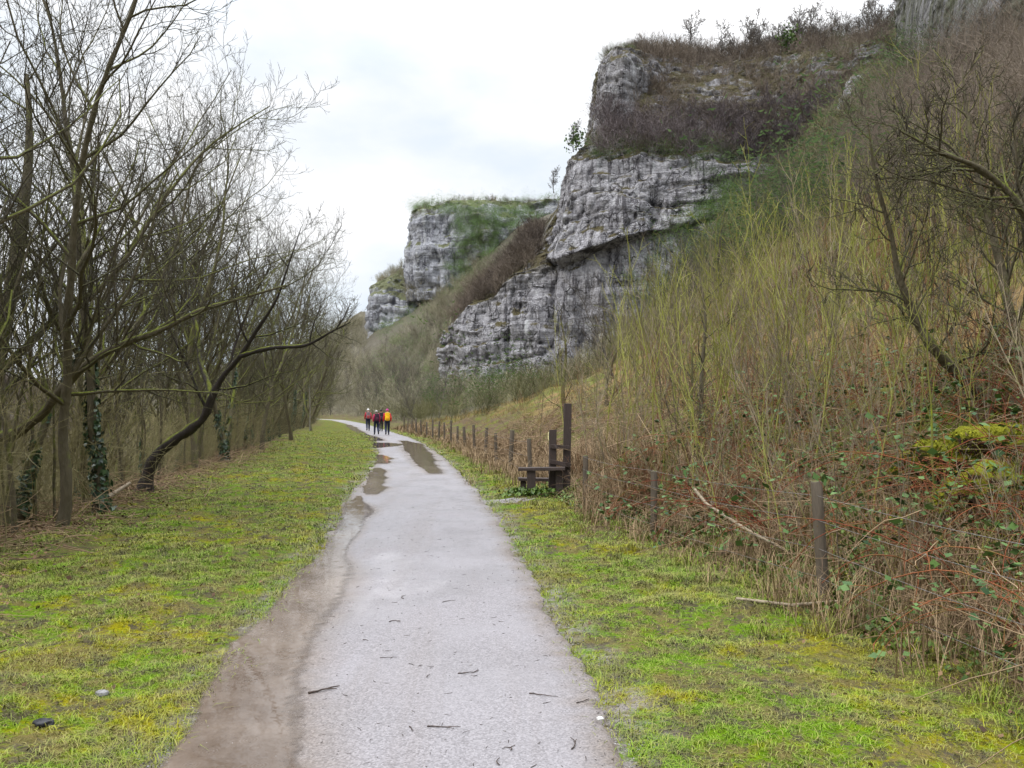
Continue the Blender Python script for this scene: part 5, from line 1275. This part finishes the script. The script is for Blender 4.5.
# loose grit along the edges of the path
def grit():
    rg = np.random.default_rng(74); n = 5200; y = 2.3 + 13 * rg.random(n) ** 1.6; side = np.where(rg.random(n) < .5, -1, 1); s = side * (hw(y) + rg.normal(.02, .09, n)); x = xc(y) + s
    k = rg.random(n) < .16; s = np.where(k, hw(y) * rg.uniform(-.7, 1, n), s); x = xc(y) + s
    z = np.where(np.abs(s) < hw(y), pz(s, y), ground(x, y)) + .001
    oct_ = np.array([[1, 0, 0], [-1, 0, 0], [0, 1, 0], [0, -1, 0], [0, 0, 1], [0, 0, -1]], float); Ft = np.array([[0, 2, 4], [2, 1, 4], [1, 3, 4], [3, 0, 4], [2, 0, 5], [1, 2, 5], [3, 1, 5], [0, 3, 5]])
    sz = .002 + .007 * rg.random(n) ** 3; sc = sz[:, None, None] * rg.uniform(.6, 1.3, (n, 1, 3)) * np.array([1, 1, .6]) * rg.uniform(.75, 1.25, (n, 6, 1))
    a = rg.random(n) * 6.28; V = oct_[None] * sc; c, sn = np.cos(a)[:, None], np.sin(a)[:, None]
    V = np.stack([V[..., 0] * c - V[..., 1] * sn, V[..., 0] * sn + V[..., 1] * c, V[..., 2]], -1) + np.stack([x, y, z], 1)[:, None]
    Q = (Ft[None] + np.arange(n)[:, None, None] * 6).reshape(-1, 3)
    t = NT('grit'); m = t.done(t.mix(t.attr('tint'), (.09, .08, .075), (.36, .34, .33)), .7, None, .3)
    tag(obj('gravel', mesh_np('gravel', V.reshape(-1, 3), Q, dict(tint=np.repeat(rg.random(n), 6))), m), 'loose grit scattered along the edges of the path', kind='stuff')
grit()

# ------------------------------------------------------------------ twigs on the path and fallen branches
M_TWIGP = mat_plain('wet_twig', (.07, .045, .032), (.03, .02, .016), .5, 40)
M_PALE = mat_plain('pale_stick', (.33, .27, .19), (.16, .12, .08), .8, 30)
def flat_twig(u, v, L, ang, seed, label, r=.004, fork=True, name='twig', curve=.2):
    rn = random.Random(seed); Y = EYE * F / (v - 411); X = (u - 512) / F * Y; z = float(pz(np.array(X - xc(Y)), np.array(Y))) + r
    n = 8; a = ang; p = (0., 0., 0.); pts = [p]; bend = rn.choice((-1, 1)) * curve
    for i in range(n - 1):
        a += bend * rn.uniform(.2, 1.6) + rn.gauss(0, .12); p = (p[0] + math.cos(a) * L / (n - 1), p[1] + math.sin(a) * L / (n - 1), abs(rn.gauss(0, .002))); pts.append(p)
    c = pts[n // 2]; pts = [(q[0] - c[0], q[1] - c[1], q[2]) for q in pts]
    br = [(pts, list(np.linspace(r, r * .4, n)))]
    A = [tubes_arrays(br, 6)]
    if fork:
        q = pts[4]; f = a + rn.choice((-.8, .8)); A.append(tubes_arrays([([q, (q[0] + math.cos(f) * L * .15, q[1] + math.sin(f) * L * .15, .004), (q[0] + math.cos(f) * L * .3, q[1] + math.sin(f) * L * .26, .002)], [r * .7, r * .5, r * .3])], 5))
    tag(obj(name, mesh_np(name, *join_arrays(A), None, True), M_TWIGP, None, (X, Y, z)), label, 'twig')
TW = [(329, 689, .19, .3, True, .0065, .05, 'thickest forked twig lying on the path beside the long puddle'), (403, 597, .14, 2.2, True, .003, .2, 'small forked twig on the path farther off, left of a curved one'),
      (450, 601, .13, .9, False, .003, .12, 'curved twig on the path farther off, right of a forked one'), (398, 621, .13, 1.5, True, .0035, .4, 'hooked twig on the path below the far forked twig'),
      (474, 672, .17, -.6, True, .0035, .35, 'bent forked twig near the middle of the path'), (545, 695, .17, -.5, False, .0035, .12, 'long thin twig on the right half of the path'),
      (584, 700, .10, .3, True, .003, .1, 'short twig near the right edge of the path'), (447, 726, .17, -.2, True, .0035, .1, 'straight forked twig near the camera in the middle of the path'),
      (574, 741, .14, .9, True, .0035, .15, 'forked twig near the camera at the right of the path'), (497, 759, .08, 2.3, False, .003, .1, 'short twig nearest the bottom of the picture'),
      (508, 746, .07, .1, False, .0028, .5, 'small curled twig near the bottom of the picture'), (429, 675, .05, 1.8, False, .003, .1, 'tiny twig left of the bent forked one'),
      (392, 657, .12, .1, False, .002, .1, 'faint hair-thin twig between the hooked and the thick forked ones'), (368, 640, .05, 0, False, .003, .2, 'tiny twig on the path near the edge of the long puddle'), (413, 728, .07, -.7, False, .003, .1, 'short slanting twig just left of the straight forked one')]
for i, (u, v, L, a, f, r, c, lb) in enumerate(TW): flat_twig(u, v, L, a, 800 + i, lb, r, f, 'twig', c)

def stick(name, pts, rad, label, mat=M_PALE, cat='branch'):
    g = Vector(pts[0]); tag(obj(name, mesh_np(name, *tubes_arrays([([tuple(Vector(p) - g) for p in pts], rad)], 7), None, True), mat, None, g), label, cat)
stick('fallen_branch', [px(694, 489, 8.6), px(706, 504, 8.4), px(726, 517, 8.2), px(752, 533, 8.0), px(780, 547, 7.8), px(812, 566, 7.6)], [.016, .018, .018, .016, .014, .01], 'pale bent bare branch slanting through the brambles left of the near fence post')
gy = 6.45
stick('fallen_branch', [(px(734, 607, gy)[0], gy, gpt(px(734, 607, gy)[0], gy)[2] + .03), (px(790, 607, gy)[0], gy, gpt(px(790, 607, gy)[0], gy)[2] + .035), (px(840, 604, gy)[0], gy - .02, gpt(px(840, 604, gy)[0], gy)[2] + .05)], [.013, .015, .012], 'straight pale stick lying on the grass at the foot of the near fence post')
a, b = hit(97, 508), hit(131, 495); stick('fallen_branch', [(a[0], a[1], a[2] + .05), ((a[0] + b[0]) / 2, (a[1] + b[1]) / 2, (a[2] + b[2]) / 2 + .12), (b[0], b[1], b[2] + .2)], [.045, .04, .03], 'grey fallen branch at the wood edge left of the leaning black tree')
a, b = hit(690, 352), hit(860, 258)
pp = [hit(u_, v_, 10, 140) for u_, v_ in ((776, 297), (800, 284), (824, 270), (852, 260))]
stick('fallen_log', [(q[0], q[1], q[2] + .35) for q in pp], [.22, .24, .22, .15], 'red brown fallen trunk lying slantwise high on the hillside', mat_plain('rotten_trunk', (.14, .075, .05), (.06, .035, .025), .9, 3), 'trunk')
# white sapling stem at the far end of the left row
a = gpt(float(-(512 - 310) / F * 62), 62.0); stick('white_stem', [(a[0], a[1], a[2] - .1), (a[0] + .02, a[1], a[2] + 1.6), (a[0] - .05, a[1], a[2] + 3.4)], [.032, .026, .016], 'thin pale stem standing at the far end of the left wood', mat_plain('pale_stem', (.30, .28, .25), (.18, .16, .14), .8, 10), 'sapling')

# ------------------------------------------------------------------ fence
M_POST = mat_wood('old_post', (.035, .027, .021), (.15, .118, .085), (.11, .12, .03))
M_POSTD = mat_wood('dark_stile_wood', (.022, .016, .014), (.085, .06, .052))
M_WIRE = mat_plain('fence_wire', (.20, .19, .18), (.10, .08, .07), .5, 50)
def post_mesh(r, h, seed, square=False):
    rg = np.random.default_rng(seed); k = 8 if square else 12; ang = np.arange(k) * 2 * PI / k
    rr = np.full(k, 1.0)
    if square: q = np.abs(np.cos(ang)) ; rr = 1 / np.maximum(np.abs(np.cos(ang)), np.abs(np.sin(ang))) ; rr = np.minimum(rr, 1.32)
    zs = np.array([-.3, 0, h * .3, h * .6, h - .012, h, h + .004]); sc = np.array([1.03, 1.03, 1.0, .98, .98, .90, .02])
    V = np.stack([np.cos(ang)[None] * rr * r * sc[:, None] * rg.uniform(.96, 1.04, (7, k)), np.sin(ang)[None] * rr * r * sc[:, None] * rg.uniform(.96, 1.04, (7, k)), np.repeat(zs[:, None], k, 1) + (zs > h - .02)[:, None] * rg.normal(0, .004, (7, k))], -1)
    idx = np.arange(7 * k).reshape(7, k); nx = np.roll(idx, -1, 1); Q = np.stack([idx[:-1], nx[:-1], nx[1:], idx[1:]], -1).reshape(-1, 4)
    return mesh_np('post', V.reshape(-1, 3), Q)
def fence(name, ys, label, r, hs, zs, seed):
    rg = np.random.default_rng(seed); base = None; P = []
    xs = [float(xc(y) + sfence(y)) for y in ys]; root = empty(name, gpt(xs[0], ys[0])); tag(root, label, 'fence'); R0 = Vector(root.location)
    for i, (x, y) in enumerate(zip(xs, ys)):
        g = Vector((x, y, gpt(x, y)[2])); P.append(g); h = hs[i % len(hs)] * rg.uniform(.93, 1.06)
        o = obj('post', post_mesh(r * rg.uniform(.9, 1.15), h, seed + i), M_POST, root, g - R0); o.rotation_euler = (rg.normal(0, .035), rg.normal(0, .035), rg.random() * 6)
    for z in zs:
        pts = []
        for i in range(len(P) - 1):
            for k in range(6):
                f = k / 6; q = P[i].lerp(P[i + 1], f); q.z += z - .03 * math.sin(PI * f); pts.append(tuple(q - R0 + Vector((-r, 0, 0))))
        pts.append(tuple(P[-1] + Vector((-r, 0, z)) - R0))
        obj('wire', mesh_np('wire', *tubes_arrays([(pts, [.0022] * len(pts))], 5)), M_WIRE, root)
fence('wire_fence', [3.4, 6.6, 10.0, 13.0], 'near stretch of post and wire fence between the verge and bramble bank', .046, [.97, .95, .92, .92], (.22, .45, .68, .88), 40)
fence('wire_fence', list(np.arange(17.4, 66, 2.9)), 'long far row of round fence posts running from the stile towards the walkers', .052, [1.0, 1.1, .95], (.3, .6, .9), 60)

# ------------------------------------------------------------------ stile
def box_mesh(name, sx, sy, sz, bev=.006, seg=2):
    bm = bmesh.new(); bmesh.ops.create_cube(bm, size=1); bmesh.ops.scale(bm, vec=(sx, sy, sz), verts=bm.verts); bmesh.ops.subdivide_edges(bm, edges=[e for e in bm.edges if e.calc_length() > max(sx, sy, sz) * .9], cuts=5)
    rn = random.Random(int(sx * 1000 + sz * 77))
    for v in bm.verts: v.co += Vector((rn.gauss(0, .0025), rn.gauss(0, .0025), rn.gauss(0, .0025)))
    bmesh.ops.bevel(bm, geom=[e for e in bm.edges if e.calc_face_angle(0) > .8], offset=bev, segments=seg, affect='EDGES', profile=.5)
    me = bpy.data.meshes.new(name); bm.to_mesh(me); bm.free(); return me
def stile():
    g = gpt(.62, 15.0); root = empty('stile', g); tag(root, 'dark wooden step stile with two plank steps and a tall post at the fence gap', 'stile')
    def part(n, sx, sy, sz, x, y, z, rot=(0, 0, 0), label=None, mat=M_POSTD):
        o = obj(n, box_mesh(n, sx, sy, sz), mat, root, (x - g[0], y - g[1], z - g[2])); o.rotation_euler = rot
        if label: o['label'] = label
        return o
    part('post', .14, .14, 2.0, 1.03, 15.05, .74, (0, .02, 0), 'tall stile post')
    part('post', .13, .13, 1.53, .755, 15.0, .485, (0, .01, .1), 'short stile post with a yellow waymark')
    part('step', .86, .24, .055, .545, 14.8, .535, (0, -.012, -.04), 'upper plank step')
    part('step', .86, .24, .055, .55, 15.45, .285, (0, .02, .03), 'lower plank step')
    part('leg', .155, .14, .68, .355, 14.8, .165)
    part('leg', .11, .13, .50, .215, 15.45, .005)
    part('leg', .12, .13, .60, .87, 15.45, -.045)
    part('leg', .13, .13, .62, .87, 14.86, .195)
    part('rail', .36, .05, .07, .89, 14.93, .93, (0, .05, 0)); part('rail', .40, .05, .08, .9, 14.93, .62, (0, .2, 0))
    wm = part('waymark', .012, .05, .17, .682, 14.96, 1.12, (0, 0, .1), None, mat_plain('waymark_paint', (.75, .68, .35), (.6, .55, .3), .6, 10)); wm['label'] = 'pale yellow waymark'
stile()
